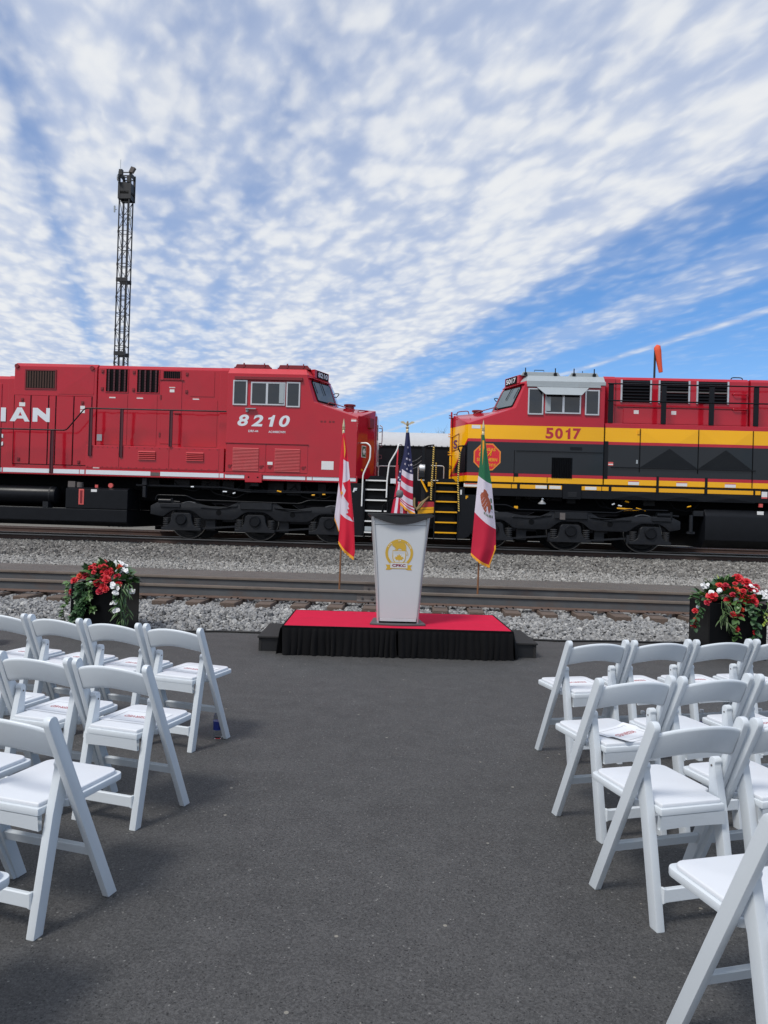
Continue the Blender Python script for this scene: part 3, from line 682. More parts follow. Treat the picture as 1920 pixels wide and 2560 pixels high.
# vents in the hood
def ventframe(a, b, z0, z1, y, fr, m):
    return part('vent_frame', MB().box(a-fr, a, y-.02, y+.003, z0-fr, z1+fr).box(b, b+fr, y-.02, y+.003, z0-fr, z1+fr).box(a, b, y-.019, y+.003, z0-fr, z0).box(a, b, y-.019, y+.003, z1, z1+fr), m, L)
ventframe(-11.04, -10.21, 4.83, 5.32, 20.28, .035, DRED)
louvre(L, -11.04, -10.21, 4.83, 5.32, 20.279, 11, BROWNMESH, BLACKM, .018, True, 'mesh_strip')
for a, b in ((-8.76,-8.15),(-7.88,-7.27)):
    ventframe(a, b, 4.78, 5.41, 20.30, .02, RED)
    vb = part('vent', MB().box(a, b, 20.294, 20.301, 4.78, 5.41), BLACKM, L)
    for i in range(4):
        x = a+.05+i*(b-a)/4
        part('fin', MB().prism([(x, 20.293), (x+.055, 20.285), (x+.05, 20.265), (x, 20.28)], 4.79, 5.40, 'z'), RAILPOST, vb)
    for i in range(7): part('mesh_wire', MB().box(a, b, 20.262, 20.266, 4.86+i*.075, 4.864+i*.075), BLACKM, vb)
ventframe(-7.14, -6.66, 5.18, 5.385, 20.30, .018, RED)
vb = part('vent', MB().box(-7.14, -6.66, 20.294, 20.301, 5.18, 5.385), BLACKM, L)
for i in range(8): part('mesh_wire', MB().box(-7.13+i*.06, -7.122+i*.06, 20.286, 20.293, 5.18, 5.385), RAILPOST, vb)
dd = part('side_door', MB().box(-7.19, -6.61, 20.285, 20.302, 3.36, 5.12), RED, L, bevel=.006, seg=1)
part('door_hood', MB().box(-7.23, -6.56, 20.265, 20.302, 5.13, 5.15), DRED, dd)
part('door_handle', MB().box(-6.80, -6.62, 20.262, 20.275, 4.20, 4.225).box(-6.70, -6.68, 20.27, 20.288, 4.20, 4.225), DRED, dd)
part('hinge', MB().box(-7.22, -7.18, 20.27, 20.3, 4.6, 4.72).box(-7.22, -7.18, 20.27, 20.3, 3.55, 3.67), DRED, dd)
xpanel(L, -6.38, -5.70, 4.70, 5.40, 20.288, .010, RED)
xpanel(L, -8.95, -8.14, 3.30, 4.70, 20.290, .016, RED)
xpanel(L, -8.11, -7.30, 3.30, 4.70, 20.290, .016, RED)
xpanel(L, -6.50, -5.60, 3.30, 4.60, 20.290, .016, RED)
xpanel(L, -10.12, -9.10, 4.68, 5.40, 20.272, .018, RED)
part('inspection_glass', MB().box(-8.97, -8.83, 20.27, 20.29, 3.40, 3.58), GREYROOF, L)
for x0, x1, z0, z1, y in ((-11.21,-11.04,4.31,4.42,20.262),(-9.46,-9.33,4.27,4.36,20.262),(-9.46,-9.33,4.16,4.25,20.262),(-9.34,-9.19,5.29,5.38,20.28),(-8.66,-8.48,4.60,4.65,20.288),(-7.88,-7.70,4.60,4.65,20.288),(-6.97,-6.80,4.92,4.96,20.285),(-6.95,-6.82,4.80,4.88,20.285),(-6.30,-6.12,4.61,4.66,20.30),(-8.9,-8.72,2.61,2.65,YN+.027)):
    lab(L, x0, x1, z0, z1, y)
    if z1-z0 < .07: lab(L, x0, x1, z1-.018, z1+.004, y-.003, LABELR)
for ch, x0, x1, y, bo in (('I',-11.81,-11.645,20.400,.06),('A',-11.42,-10.94,20.258,.05),('N',-10.84,-10.33,20.258,.05)):
    if ch == 'I': mb = MB().box(x0, x1-.02, y-.002, y, 3.89, 4.28)
    elif ch == 'A':
        P = onY(y); mb = MB().add([P(-11.47,3.885),P(-11.32,3.885),P(-11.265,3.965),P(-11.08,3.965),P(-11.04,3.885),P(-10.90,3.885),P(-11.13,4.275),P(-11.26,4.275),P(-11.22,4.045),P(-11.12,4.045),P(-11.175,4.155)],
            [[0,1,2,8,10,6,7],[2,3,9,8],[3,4,5,6,10,9]])
    else:
        P = onY(y); mb = MB().add([P(-10.815,3.885),P(-10.675,3.885),P(-10.675,4.08),P(-10.42,3.885),P(-10.325,3.885),P(-10.325,4.275),P(-10.43,4.275),P(-10.43,4.09),P(-10.68,4.275),P(-10.815,4.275)], [[0,1,2,8,9],[2,3,7,8],[3,4,5,6,7]])
    part('road_lettering', mb, WSTRIPE, L)
part('road_lettering', text_mb('C', -12.2, -11.72, 3.18, 3.56, onY(20.40), .05), WSTRIPE, L)
# handrails along the walkway
handrail(L, [(XR,YN,3.63),(-9.67,YN,3.63),(-9.16,YN,4.25),(-5.24,YN,4.25)], .019, BLACKS)
for x, z0, z1 in ((-13.1,2.44,3.62),(-11.53,2.44,3.62),(-10.05,2.44,3.62),(-8.98,2.94,4.24),(-8.12,2.93,4.24),(-6.75,3.25,4.24)):
    part('stanchion', MB().box(x-.035, x+.035, YN-.008, YN+.028, z0, z1).box(x-.05, x-.033, YN-.03, YN+.02, z0, z1), RAILPOST, L, bevel=.004, seg=1)
# below the frame
part('fuel_tank', MB().prism([(20.15,1.02),(YN+.0,1.14),(YN+.0,1.49),(20.35,1.49),(2*YC-20.35,1.49),(YF,1.49),(YF,1.14),(2*YC-20.15,1.02)], XR, -7.90, 'x'), BLACKS, L, bevel=.02)
part('fuel_tank_box', MB().prism([(YN+.005,1.495),(YN+.005,2.03),(20.0,2.08),(22.9,2.08),(22.99,1.495)], -9.63, -7.90, 'x'), BLACKS, L, bevel=.02)
part('sight_gauge', MB().box(-9.26, -9.11, YN-.012, YN+.008, 1.60, 2.03), LABELR, L, bevel=.01); part('gauge_slot', MB().box(-9.215, -9.155, YN-.018, YN-.010, 1.64, 1.99), DRED, L)
lab(L, -8.92, -8.76, 1.96, 2.03, YN+.004)
part('air_reservoir', MB().lathe([(.05,-2.3),(.20,-2.27),(.255,-2.18),(.255,2.18),(.24,2.24),(.15,2.30),(.04,2.31)], (-12.24, 20.22, 1.84), 'x', 28), BLACKS, L, smooth=35)
part('reservoir_strap', MB().lathe([(.26,-.02),(.262,-.02),(.262,.02),(.26,.02)], (-10.14, 20.22, 1.84), 'x', 28).box(-10.28, -10.13, YN+.03, 20.2, 1.495, 1.66), BLACKP, L)
part('filler_neck', MB().cyl((-9.32, 20.1, 2.08), (-9.32, 20.1, 2.22), .09, 14).box(-9.62, -9.42, 20.0, 20.2, 2.08, 2.24), PLATE, L)
part('fuel_cap', MB().cyl((-8.42, 19.99, 2.15), (-8.42, 20.06, 2.15), .065, 14).box(-8.85, -8.77, 19.98, 20.02, 2.08, 2.16), LABELR, L)
part('underframe', MB().box(XR, -7.86, 20.75, 22.15, 1.50, 2.40), BLACKM, L)
underclutter(L, -7.85, -1.9, 5, WSTRIPE)
part('equipment_box', MB().box(-7.55, -7.42, 20.0, 20.2, 2.18, 2.38).box(-7.53, -7.44, 20.0, 20.15, 1.85, 2.16).box(-4.55,-4.32,20.0,20.2,2.24,2.36), BLACKP, L, bevel=.01, seg=1)
truck(L, (-6.40, -4.37, -2.34), 1, -7.28, -1.62)
# front end: steps, grab irons, platform
def front_end(root, sg, Xa, Xb, zs, tread_mat, bodymat, panelmat):
    """step well between Xa and Xb (world x), outer box ends, platform and coupler"""
    x0, x1 = min(Xa, Xb), max(Xa, Xb)
    part('step_back', MB().box(x0, x1, 20.42, 20.47, .98, 2.46), BLACKS, root)
    for i, z in enumerate(zs):
        dpt = .10+.055*(len(zs)-1-i) if False else .0
        y0 = YN+.05+.012*i
        st = part('step', MB().box(x0+.004, x1-.004, y0, 20.40, z-.03, z), BLACKM, root)
        part('nosing', MB().box(x0+.006, x1-.006, y0-.018, y0-.001, z-.034, z+.003), tread_mat, st)
        if 0 < i: part('kick_plate', MB().prism([(x0+.02,z+.002),(x1-.02,z+.002),(x1-.12,z+.12),(x0+.12,z+.12)], 20.20, 20.215), BLACKS, st)
    part('step_side', MB().box(x0-.025, x0-.001, YN+.02, 20.45, .95, 2.46), BLACKS, root)
    part('step_side', MB().box(x1+.001, x1+.025, YN+.02, 20.45, .95, 2.46), BLACKS, root)
front_end(L, -1, -1.40, -.80, (1.10,1.40,1.68,1.97,2.255,2.505), WPAINT, RED, BLACKP)
part('step_panel', MB().prism([(-1.80,2.40),(-1.43,2.40),(-1.43,1.02),(-1.50,.98),(-1.66,1.0),(-1.80,1.15)], YN+.03, YN+.08), BLACKS, L, bevel=.01)
part('end_lettering', text_mb('F', -1.735, -1.61, 2.155, 2.27, onY(YN+.026), .06, .2), WSTRIPE, L)
part('step_box', MB().box(-1.38, -1.16, YN+.03, YN+.06, 1.12, 1.24), GREYROOF, L)
part('front_platform', MB().box(-1.62, -.52, 20.48, 22.4, 2.44, 2.50), BLACKM, L)
part('end_plate', MB().box(-.62, -.50, YN+.1, 22.7, 2.38, 2.56).box(-.60, -.52, 20.1, 21.0, 2.56, 2.93).prism([(20.1,2.93),(20.45,3.42),(20.55,3.42),(20.55,2.93)], -.58, -.54, 'x'), RED, L, bevel=.008, seg=1)
part('reflective_stripe', MB().box(-.72, -.575, YN+.02, YN+.05, 2.42, 2.55), WSTRIPE, L)
part('pilot', MB().box(-.60, -.50, 20.3, 22.6, 1.0, 2.38), BLACKP, L)
handrail(L, [(-1.60,20.1,3.50),(-1.38,YN,3.49),(-1.28,YN-.02,3.40),(-1.285,YN-.02,3.06),(-1.465,YN-.02,2.63),(-1.475,YN-.02,1.78)], .021, WPAINT, 'grab_iron')
handrail(L, [(-.46,20.2,3.50),(-.53,YN,3.48),(-.56,YN-.02,3.32),(-.77,YN-.02,2.95),(-.81,YN-.02,2.51),(-.815,YN-.02,2.03)], .021, WPAINT, 'grab_iron')
handrail(L, [(-1.2,22.6,2.6),(-1.2,22.6,3.06),(-.62,22.6,3.06),(-.62,22.6,2.6)], .018, WPAINT, 'grab_iron')
# nose details
CH = chamfer(NL)
def on_ch(CHf, name, root, t0, t1, z0, z1, off, mat, th=.02):
    a = [CHf(t0,z0,off), CHf(t1,z0,off), CHf(t1,z1,off), CHf(t0,z1,off)]; b = [CHf(t0,z0,off-th), CHf(t1,z0,off-th), CHf(t1,z1,off-th), CHf(t0,z1,off-th)]
    return part(name, MB().add(a+b, [(0,1,2,3),(4,7,6,5),(0,4,5,1),(1,5,6,2),(2,6,7,3),(3,7,4,0)]), mat, root)
on_ch(CH, 'nose_panel', L, .04, .55, 3.50, 4.22, .012, RED)
on_ch(CH, 'sand_box', L, .55, .80, 3.95, 4.22, .08, DRED, .1)
on_ch(CH, 'first_aid_sign', L, .27, .50, 3.12, 3.44, .010, WPAINT); on_ch(CH, 'sign_field', L, .29, .48, 3.14, 3.42, .014, M('sign_green', (.02,.10,.055), .4))
on_ch(CH, 'sign_cross', L, .355, .415, 3.20, 3.36, .018, WPAINT); on_ch(CH, 'sign_cross', L, .315, .455, 3.25, 3.31, .0185, WPAINT)
on_ch(CH, 'warning_label', L, .28, .36, 2.74, 2.80, .008, YEL)
xf = -1.66+.44
dr = part('nose_door', MB().box(xf-.004, xf+.05, 20.80, 21.5, 2.60, 4.34), RED, L, bevel=.02)
part('door_window', MB().box(xf+.045, xf+.056, 21.0, 21.35, 3.70, 4.12), BLACKM, dr, bevel=.004); part('pane', MB().box(xf+.05, xf+.060, 21.04, 21.31, 3.74, 4.08), WGLASS, dr)
em = part('nose_emblem', MB().box(xf+.045, xf+.056, 21.02, 21.9, 2.95, 3.62), WSTRIPE, L, bevel=.02)
part('emblem_field', MB().box(xf+.05, xf+.060, 21.25, 21.65, 3.1, 3.45), RED, em)
handrail(L, [(xf+.05,22.2,4.25),(xf+.13,22.2,4.22),(xf+.13,22.2,3.72),(xf+.05,22.2,3.70)], .016, WSTRIPE, 'grab_iron')
for z in (4.10, 3.65, 3.30): part('hinge', MB().tube([(xf+.03,22.15,z+.06),(xf+.12,22.15,z+.05),(xf+.13,22.15,z-.04),(xf+.04,22.15,z-.06)], .012, 6), DRED, L)
handrail(L, [(-2.55,20.35,4.52),(-2.50,20.35,4.64),(-1.85,20.5,4.46),(-1.82,20.5,4.38)], .013, DRED, 'nose_grab'); handrail(L, [(-1.72,20.6,4.38),(-1.70,20.6,4.47),(-1.40,20.7,4.46),(-1.38,20.7,4.38)], .013, DRED, 'nose_grab')
part('nose_vent', MB().cyl((-2.0,21.2,4.50), (-2.0,21.2,4.68), .13, 18).cyl((-2.0,21.2,4.66), (-2.0,21.2,4.70), .17, 18), DRED, L, smooth=30)
# number board over the windshield
def number_board(root, sg, Xc, dims, num, mat):
    d_b, z_b, d_t, z_t, d_r = dims
    A = Vector((Xc+sg*d_t, YN, 0)); B = Vector((Xc+sg*(d_t-.46), 20.95, 0)); d = B-A; n = Vector((d.y, -d.x, 0)).normalized()
    if n.y > 0: n = -n
    f = lambda t, z, off: tuple(Vector((A.x+d.x*t, A.y+d.y*t, z))+n*off)
    def bx(name, t0, t1, z0, z1, o0, o1, m, par=None, dz=0):
        a = [f(t0,z0,o1), f(t1,z0,o1), f(t1,z1,o1), f(t0,z1,o1)]; b = [f(t0,z0,o0), f(t1,z0,o0), f(t1,z1+dz,o0), f(t0,z1+dz,o0)]
        return part(name, MB().add(a+b, [(0,1,2,3),(4,7,6,5),(0,4,5,1),(1,5,6,2),(2,6,7,3),(3,7,4,0)]), m, par or root, bevel=.008, seg=1)
    h = bx('number_board', .30, .96, z_t-.01, z_t+.22, -.35, .03, mat)
    bx('board_face', .40, .92, z_t+.0, z_t+.205, .02, .04, BLACKM, h)
    mb = text_mb(num, 0, 1, z_t+.035, z_t+.17, lambda a, b: f(.44+.44*(a if sg < 0 else 1-a), b, .044), .03)
    part('board_number', mb, WSTRIPE, h)
    bx('visor', .05, .98, z_t-.075, z_t-.055, -.02, .10, mat)
    for t in (.2, .5, .9): part('visor_bracket', MB().bar(f(t, z_t-.15, .0), f(t, z_t-.06, .07), .02, .02), BLACKM, h)
number_board(L, -1, -1.66, (1.20,4.56,1.40,5.29,3.57), '8210', RED)
handrail(L, [(-2.60,22.0,5.14),(-2.38,22.0,5.15),(-2.53,22.0,4.98)], .012, BLACKM, 'mirror_arm')
# ------------------------------------------------------------------ red, yellow and black locomotive
def band_paint():
    m = bpy.data.materials.new('banded_livery'); m.use_nodes = True; t = m.node_tree; b = t.nodes['Principled BSDF']
    g = N(t, 'ShaderNodeNewGeometry'); sp = N(t, 'ShaderNodeSeparateXYZ'); t.links.new(g.outputs['Position'], sp.inputs[0])
    x, y, z = sp.outputs
    n1 = noise(t, g.outputs['Position'], 1.5, 4, .55)
    yel = mixc(t, n1, (.88,.42,.002), (.94,.47,.004)); red = mixc(t, n1, (.43,.012,.027), (.49,.015,.032)); blk = mixc(t, n1, (.0085,.0105,.0135), (.014,.017,.021))
    c = mixc(t, mth(t, 'GREATER_THAN', z, 4.06), yel, red)
    zl = mth(t, 'MULTIPLY_ADD', mth(t, 'MINIMUM', mth(t, 'SUBTRACT', x, 1.32), 0.0), 2.35, 3.61)
    rm = mth(t, 'MULTIPLY', mth(t, 'GREATER_THAN', z, 2.69), mth(t, 'LESS_THAN', z, mth(t, 'ADD', zl, .078)))
    bmk = mth(t, 'MULTIPLY', mth(t, 'GREATER_THAN', z, 2.775), mth(t, 'LESS_THAN', z, zl))
    c = mixc(t, bmk, mixc(t, rm, c, red), blk)
    t.links.new(c, b.inputs['Base Color']); b.inputs['Roughness'].default_value = .14; b.inputs['Specular IOR Level'].default_value = .42
    return wavy(m, 1.2, .02, .5)
BAND = band_paint()
RED2 = wavy(M('crimson_gloss_paint', (.45, .013, .028), .11, spec=.5, var=.06, scale=1.3), 1.3, .02, .5)
CHEV = None
Rr = thing('diesel_locomotive', 'red, yellow and black locomotive numbered 5017 with grey cab roof', 'locomotive', (6.2, YC, ZR))
XE = 13.0
NR, IR, CABR = cab(Rr, 1.32, 1, 4.09, BAND, GREYROOF, (1.26, 4.54, 1.53, 5.26, 3.61), .36)
part('body_side', MB().box(4.955, XE, YN+.012, YF-.012, 2.54, 4.18), BAND, Rr, bevel=.01, seg=1)
part('sill', MB().box(1.27, XE, YN+.03, YF-.03, 2.17, 2.535), BLACKS, Rr, bevel=.008, seg=1)
part('sill_skirt', MB().box(1.98, 3.86, YN+.022, YN+.04, 2.17, 2.38).box(4.38, 8.92, YN+.022, YN+.04, 2.16, 2.36), BLACKS, Rr)
for a, b in ((1.25,1.86),(1.98,2.51),(2.53,2.67),(2.75,3.46),(3.51,3.86),(4.38,4.90),(4.92,5.09),(5.17,6.33),(6.41,7.59),(7.67,8.86),(8.92,9.05),(9.3,XE)):
    part('reflective_stripe', MB().box(a, b, YN+.012, YN+.028, 2.38, 2.485), YEL, Rr)
part('jacking_pad', MB().box(3.885, 4.36, YN-.02, YN+.06, 2.13, 2.53), BLACKS, Rr, bevel=.012)
part('jacking_foot', MB().box(4.01, 4.25, YN-.03, YN+.05, 2.18, 2.32), BLACKP, Rr, bevel=.01)
for x in (1.25, 3.16, 3.53, 4.47): lab(Rr, x, x+(.40 if x < 2 else .30), 2.392, 2.475, YN+.011)
lab(Rr, 1.28, 1.60, 2.455, 2.48, YN+.007, LABELR)
for x in (5.60, 6.86, 8.12):
    lab(Rr, x, x+.28, 2.555, 2.635, YN+.011); lab(Rr, x, x+.28, 2.635, 2.66, YN+.011, LABELR)
lab(Rr, 9.08, 9.23, 2.33, 2.47, YN+.02); lab(Rr, 9.08, 9.23, 2.29, 2.33, YN+.02, LABELR)
lab(Rr, 5.06, 5.19, 3.05, 3.15, YN+.01, LABELR); lab(Rr, 5.065, 5.185, 3.07, 3.10, YN+.007)
lab(Rr, 1.42, 1.65, 4.00, 4.045, YN); lab(Rr, 1.42, 1.65, 3.955, 4.0, YN, WSTRIPE)
# seams between the body panels
for x, z0, z1 in ((4.94,2.56,4.10),(5.88,2.90,4.05),(7.405,2.90,4.06),(8.82,2.56,4.06),(2.575,2.56,3.40),(3.46,2.56,2.70)):
    part('panel_seam', MB().box(x-.008, x+.008, YN-.004, YN+.02, z0, z1), BLACKM, Rr)
for g_ in ((4.945,5.05,YN+.004,YN+.02,2.70,3.70),(2.58,2.69,YN-.006,YN+.006,2.69,2.78),(6.335,6.40,YN+.005,YN+.02,2.36,2.80),(7.60,7.67,YN+.005,YN+.02,2.36,2.80)): part('black_gusset', MB().box(*g_), BLACKS, Rr)
part('body_ledge', MB().box(2.62, 4.92, YN-.03, YN+.005, 3.375, 3.392).box(5.14, 8.90, YN-.03, YN+.02, 3.0, 3.022), BLACKS, Rr)
part('door_latch', MB().box(5.80, 5.86, YN-.01, YN+.015, 3.90, 4.02), YEL, Rr, bevel=.006); part('door_latch', MB().box(5.79, 5.83, YN-.01, YN+.015, 3.12, 3.22), GREYROOF, Rr)
part('vent_slot', MB().box(4.05, 4.36, YN-.012, YN+.003, 3.44, 3.52), BLACKS, Rr)
louvre(Rr, 3.57, 4.115, 2.68, 3.23, YN-.003, 12, BLACKS, BLACKM, .03, True, 'louvre')
for ch, xa, xb in (('5',3.385,3.595),('0',3.635,3.84),('1',3.91,4.04),('7',4.105,4.32)):
    part('number_lettering', digit_one(xa, xb, 3.73, 4.02, YN-.004) if ch == '1' else text_mb(ch, xa, xb, 3.73, 4.02, onY(YN-.004), .035), RED2, Rr)
for xa, xb in ((5.90,7.395),(7.415,8.81)): xpanel(Rr, xa, xb, 3.03, 4.05, YN+.008, .036, BAND, 'body_panel')
for xa, xb in ((5.16,6.33),(6.41,7.59),(7.67,8.90)): xpanel(Rr, xa, xb, 2.17, 2.37, YN+.018, .012, BLACKS, 'skirt_panel')
# octagonal shield
def octa(cx, cz, r, Y, mat, name, par):
    return part(name, MB().add([(cx+r/math.cos(R(22.5))*math.cos(R(22.5+45*k)), Y, cz+r/math.cos(R(22.5))*math.sin(R(22.5+45*k))) for k in range(8)], [list(range(8))]), mat, par)
ox, oz = 1.85, 3.20
ORG_ = M('shield_orange', (.85,.25,.03), .3); SRED = M('shield_red', (.72,.02,.03), .3)
oc = octa(ox, oz, .36, YN-.003, ORG_, 'herald', Rr); octa(ox, oz, .325, YN-.006, SRED, 'herald_field', oc)
part('herald_lettering', text_mb('KANSAS', ox-.22, ox+.22, oz+.155, oz+.24, onY(YN-.009), .02), YEL, oc)
part('herald_lettering', text_mb('CITY', ox-.22, ox+.02, oz+.01, oz+.13, onY(YN-.009), .03, .25), YEL, oc)
part('herald_lettering', text_mb('SOUTHERN', ox-.27, ox+.27, oz-.12, oz-.03, onY(YN-.009), .02), YEL, oc)
part('herald_lettering', text_mb('Lines', ox-.10, ox+.24, oz-.25, oz-.145, onY(YN-.009), .0, .35), YEL, oc)
sw = [(ox+.02+.11*t+.05*math.sin(t*4), oz+.02+.14*math.sin(t*3.1)) for t in [k/10 for k in range(11)]]
part('herald_flourish', MB().tube([(a, YN-.009, b) for a, b in sw], .012, 5), YEL, oc)
# cab windows, awning, roof
frame_win(Rr, 2.89, 3.30, 4.36, 5.065, YN-.012); frame_win(Rr, 4.40, 4.775, 4.375, 5.05, YN-.012)
frame_win(Rr, 3.35, 4.29, 4.40, 4.95, YN-.012, split=3.83)
part('window_shade', MB().box(3.36, 3.49, YN-.055, YN-.035, 4.46, 4.84), GREYROOF, Rr)
part('drip_rail', MB().box(2.86, 4.80, YN-.06, YN+.003, 5.10, 5.13).box(2.86, 4.80, YN-.045, YN+.003, 5.13, 5.17), GREYROOF, Rr, bevel=.005, seg=1)
aw = [(3.06,YN-.02,5.145),(4.53,YN-.02,5.145),(4.27,YN-.22,4.875),(3.32,YN-.22,4.875)]
part('sun_awning', MB().add(aw+[(x, y+.012, z+.012) for x, y, z in aw], [(0,1,2,3),(4,7,6,5),(0,4,5,1),(1,5,6,2),(2,6,7,3),(3,7,4,0)]), GREYROOF, Rr)
part('roof_edge', MB().box(2.85, 4.94, YN-.02, YN+.02, 5.17, 5.27), GREYROOF, Rr, bevel=.01, seg=1)
for a, b in ((2.72,3.78),(4.02,4.82)):
    h = part('roof_hatch', MB().prism([(a,5.452),(b,5.452),(b-.06,5.555),(a+.06,5.555)], 20.16, 22.7), GREYROOF, Rr, bevel=.008, seg=1)
    for x in (a+.12, b-.14): part('hatch_fitting', MB().box(x-.012, x+.012, 20.13, 20.16, 5.5, 5.66).box(x-.04, x+.04, 20.10, 20.16, 5.46, 5.52), BLACKS, h)
    part('hatch_handle', MB().tube([(a+.38,20.3,5.55),(a+.38,20.3,5.63),(b-.42,20.3,5.63),(b-.42,20.3,5.55)], .01, 6), BLACKS, h)
number_board(Rr, 1, 1.32, (1.26,4.54,1.53,5.26,3.61), '5017', RED2)
handrail(Rr, [(2.42,22.0,5.10),(2.18,22.0,5.12),(2.32,22.0,4.95)], .012, BLACKM, 'mirror_arm')
handrail(Rr, [(1.05,20.75,4.42),(1.07,20.7,4.50),(1.36,20.6,4.52),(1.38,20.6,4.42)], .013, DRED, 'nose_grab'); handrail(Rr, [(1.55,20.5,4.40),(1.58,20.5,4.47),(2.12,20.4,4.62),(2.15,20.4,4.52)], .013, DRED, 'nose_grab')
part('nose_vent', MB().cyl((1.66,21.2,4.42), (1.66,21.2,4.60), .12, 18).cyl((1.66,21.2,4.58), (1.66,21.2,4.62), .16, 18), DRED, Rr, smooth=30)
# hood with louvred vents behind the upper railing
def hoodr(a, b, y, zt): return part('hood', MB().prism([(y,4.1),(y,zt-.08),(y+.08,zt),(2*YC-y-.08,zt),(2*YC-y,zt-.08),(2*YC-y,4.1)], a, b, 'x'), RED2, Rr, bevel=.012, seg=2)
hoodr(4.96, 5.27, 20.22, 5.50); hoodr(5.29, 8.84, 20.30, 5.505); hoodr(8.88, XE, 20.26, 5.50)
for a, b in ((5.43,6.26),(6.44,7.28),(7.45,8.31)):
    v_ = part('vent', MB().box(a+.05, b-.05, 20.292, 20.301, 4.815, 5.415), BLACKM, Rr)
    for x in (a, b-.045): part('vent_frame', MB().box(x, x+.045, 20.262, 20.302, 4.81, 5.42), ALU, v_)
    for i in range(7):
        z = 4.83+i*.085
        part('louvre', MB().prism([(20.29,z+.055),(20.255,z+.01),(20.265,z),(20.29,z+.03)], a+.05, b-.05, 'x'), STEEL if i == 3 and a > 6 else BLACKS, v_)
part('hood_panel', MB().box(5.52, 8.80, 20.284, 20.301, 4.24, 4.66), RED2, Rr, bevel=.006, seg=1)
part('hood_ledge', MB().box(5.35, 8.83, 20.27, 20.302, 4.675, 4.695), DRED, Rr)
for x in (5.80, 6.80): lab(Rr, x, x+.13, 4.50, 4.60, 20.283)
for z in (5.10, 4.69): handrail(Rr, [(8.42,20.30,z),(8.42,20.23,z-.02),(8.78,20.23,z-.02),(8.78,20.30,z)], .015, RED2, 'grab_iron')
handrail(Rr, [(8.44,20.5,5.50),(8.46,20.5,5.58),(8.74,20.5,5.58),(8.76,20.5,5.50)], .014, BLACKS, 'lifting_loop')
for z in (5.235, 4.785): handrail(Rr, [(5.0,YN,z),(XE,YN,z)], .019, BLACKS)
for x in (5.09, 6.475, 7.725, 8.88, 10.3): part('stanchion', MB().box(x-.065, x+.065, YN+.0, YN+.05, 4.19, 5.22), BLACKS, Rr, bevel=.008, seg=1)
# nose door and its fittings
CR = chamfer(NR); xg = 1.32-.36
dr = part('nose_door', MB().box(xg-.05, xg+.004, 20.85, 21.55, 2.60, 4.35), BAND, Rr, bevel=.02)
part('hinge_rod', MB().cyl((xg-.05,20.80,2.62), (xg-.05,20.80,4.50), .026, 8), BAND, Rr)
for z, m_ in ((4.38,DRED),(3.86,YEL),(3.35,YEL),(2.98,BLACKS)):
    part('door_dog', MB().tube([(xg-.02,20.78,z),(xg-.12,20.78,z+.03),(xg-.12,20.78,z-.05),(xg+.02,20.76,z-.04),(xg+.1,20.70,z-.03),(xg+.1,20.70,z+.06),(xg,20.74,z+.05)], .014, 6), m_, Rr)
part('nose_lettering', text_mb('S', .52, .80, 3.44, 3.66, lambda a, b: CR(1.62-a, b, .008) if False else CR(.36+a*.62, b, .008), .05), M('purple_ink', (.14,.03,.12), .4), Rr) if False else None
fS = lambda a, b: CR(.93-.26*a, b, .012)
part('nose_lettering', text_mb('S', 0, 1, 3.46, 3.70, fS, .03), M('purple_paint', (.13,.03,.11), .4), Rr)
part('letter_border', MB().tube([CR(.99,3.40,.012),CR(.99,3.80,.012),CR(.56,3.86,.012),CR(.56,3.44,.012),CR(.99,3.40,.012)], .008, 5), DRED, Rr)
part('side_hatch', MB().add([CR(.06,2.80,.03),CR(.40,2.80,.03),CR(.40,3.30,.03),CR(.25,3.50,.03),CR(.06,3.52,.03)], [[0,1,2,3,4]]), BLACKS, Rr)
# front end
front_end(Rr, 1, .50, 1.10, (1.15,1.425,1.705,1.985,2.255,2.485), YEL, BAND, BLACKP)
part('step_panel', MB().prism([(1.13,2.37),(1.68,2.37),(1.60,1.3),(1.42,1.05),(1.28,.98),(1.13,1.0)], YN+.03, YN+.08), BLACKS, Rr, bevel=.01)
part('end_lettering', text_mb('F', 1.31, 1.375, 2.06, 2.145, onY(YN+.026), .06), YEL, Rr); lab(Rr, 1.16, 1.205, 2.17, 2.30, YN+.027)
part('front_platform', MB().box(.12, 1.3, 20.48, 22.4, 2.42, 2.47), BLACKM, Rr)
part('end_plate', MB().box(.29, .43, YN+.04, 20.4, 2.37, 2.485), YEL, Rr, bevel=.006)
part('pilot', MB().box(.12, .22, 20.3, 22.6, 1.0, 2.42), BLACKP, Rr)
pl_ = part('plow', MB().prism([(.04,1.62),(.47,1.66),(.47,1.76),(.04,1.72)], 20.05, 20.30), YEL, Rr); part('plow_band', MB().prism([(.04,1.80),(.47,1.82),(.47,1.96),(.04,1.95)], 20.07, 20.30), RED2, pl_); part('plow_band', MB().prism([(.04,1.73),(.47,1.77),(.47,1.82),(.04,1.79)], 20.06, 20.30), YEL, pl_)
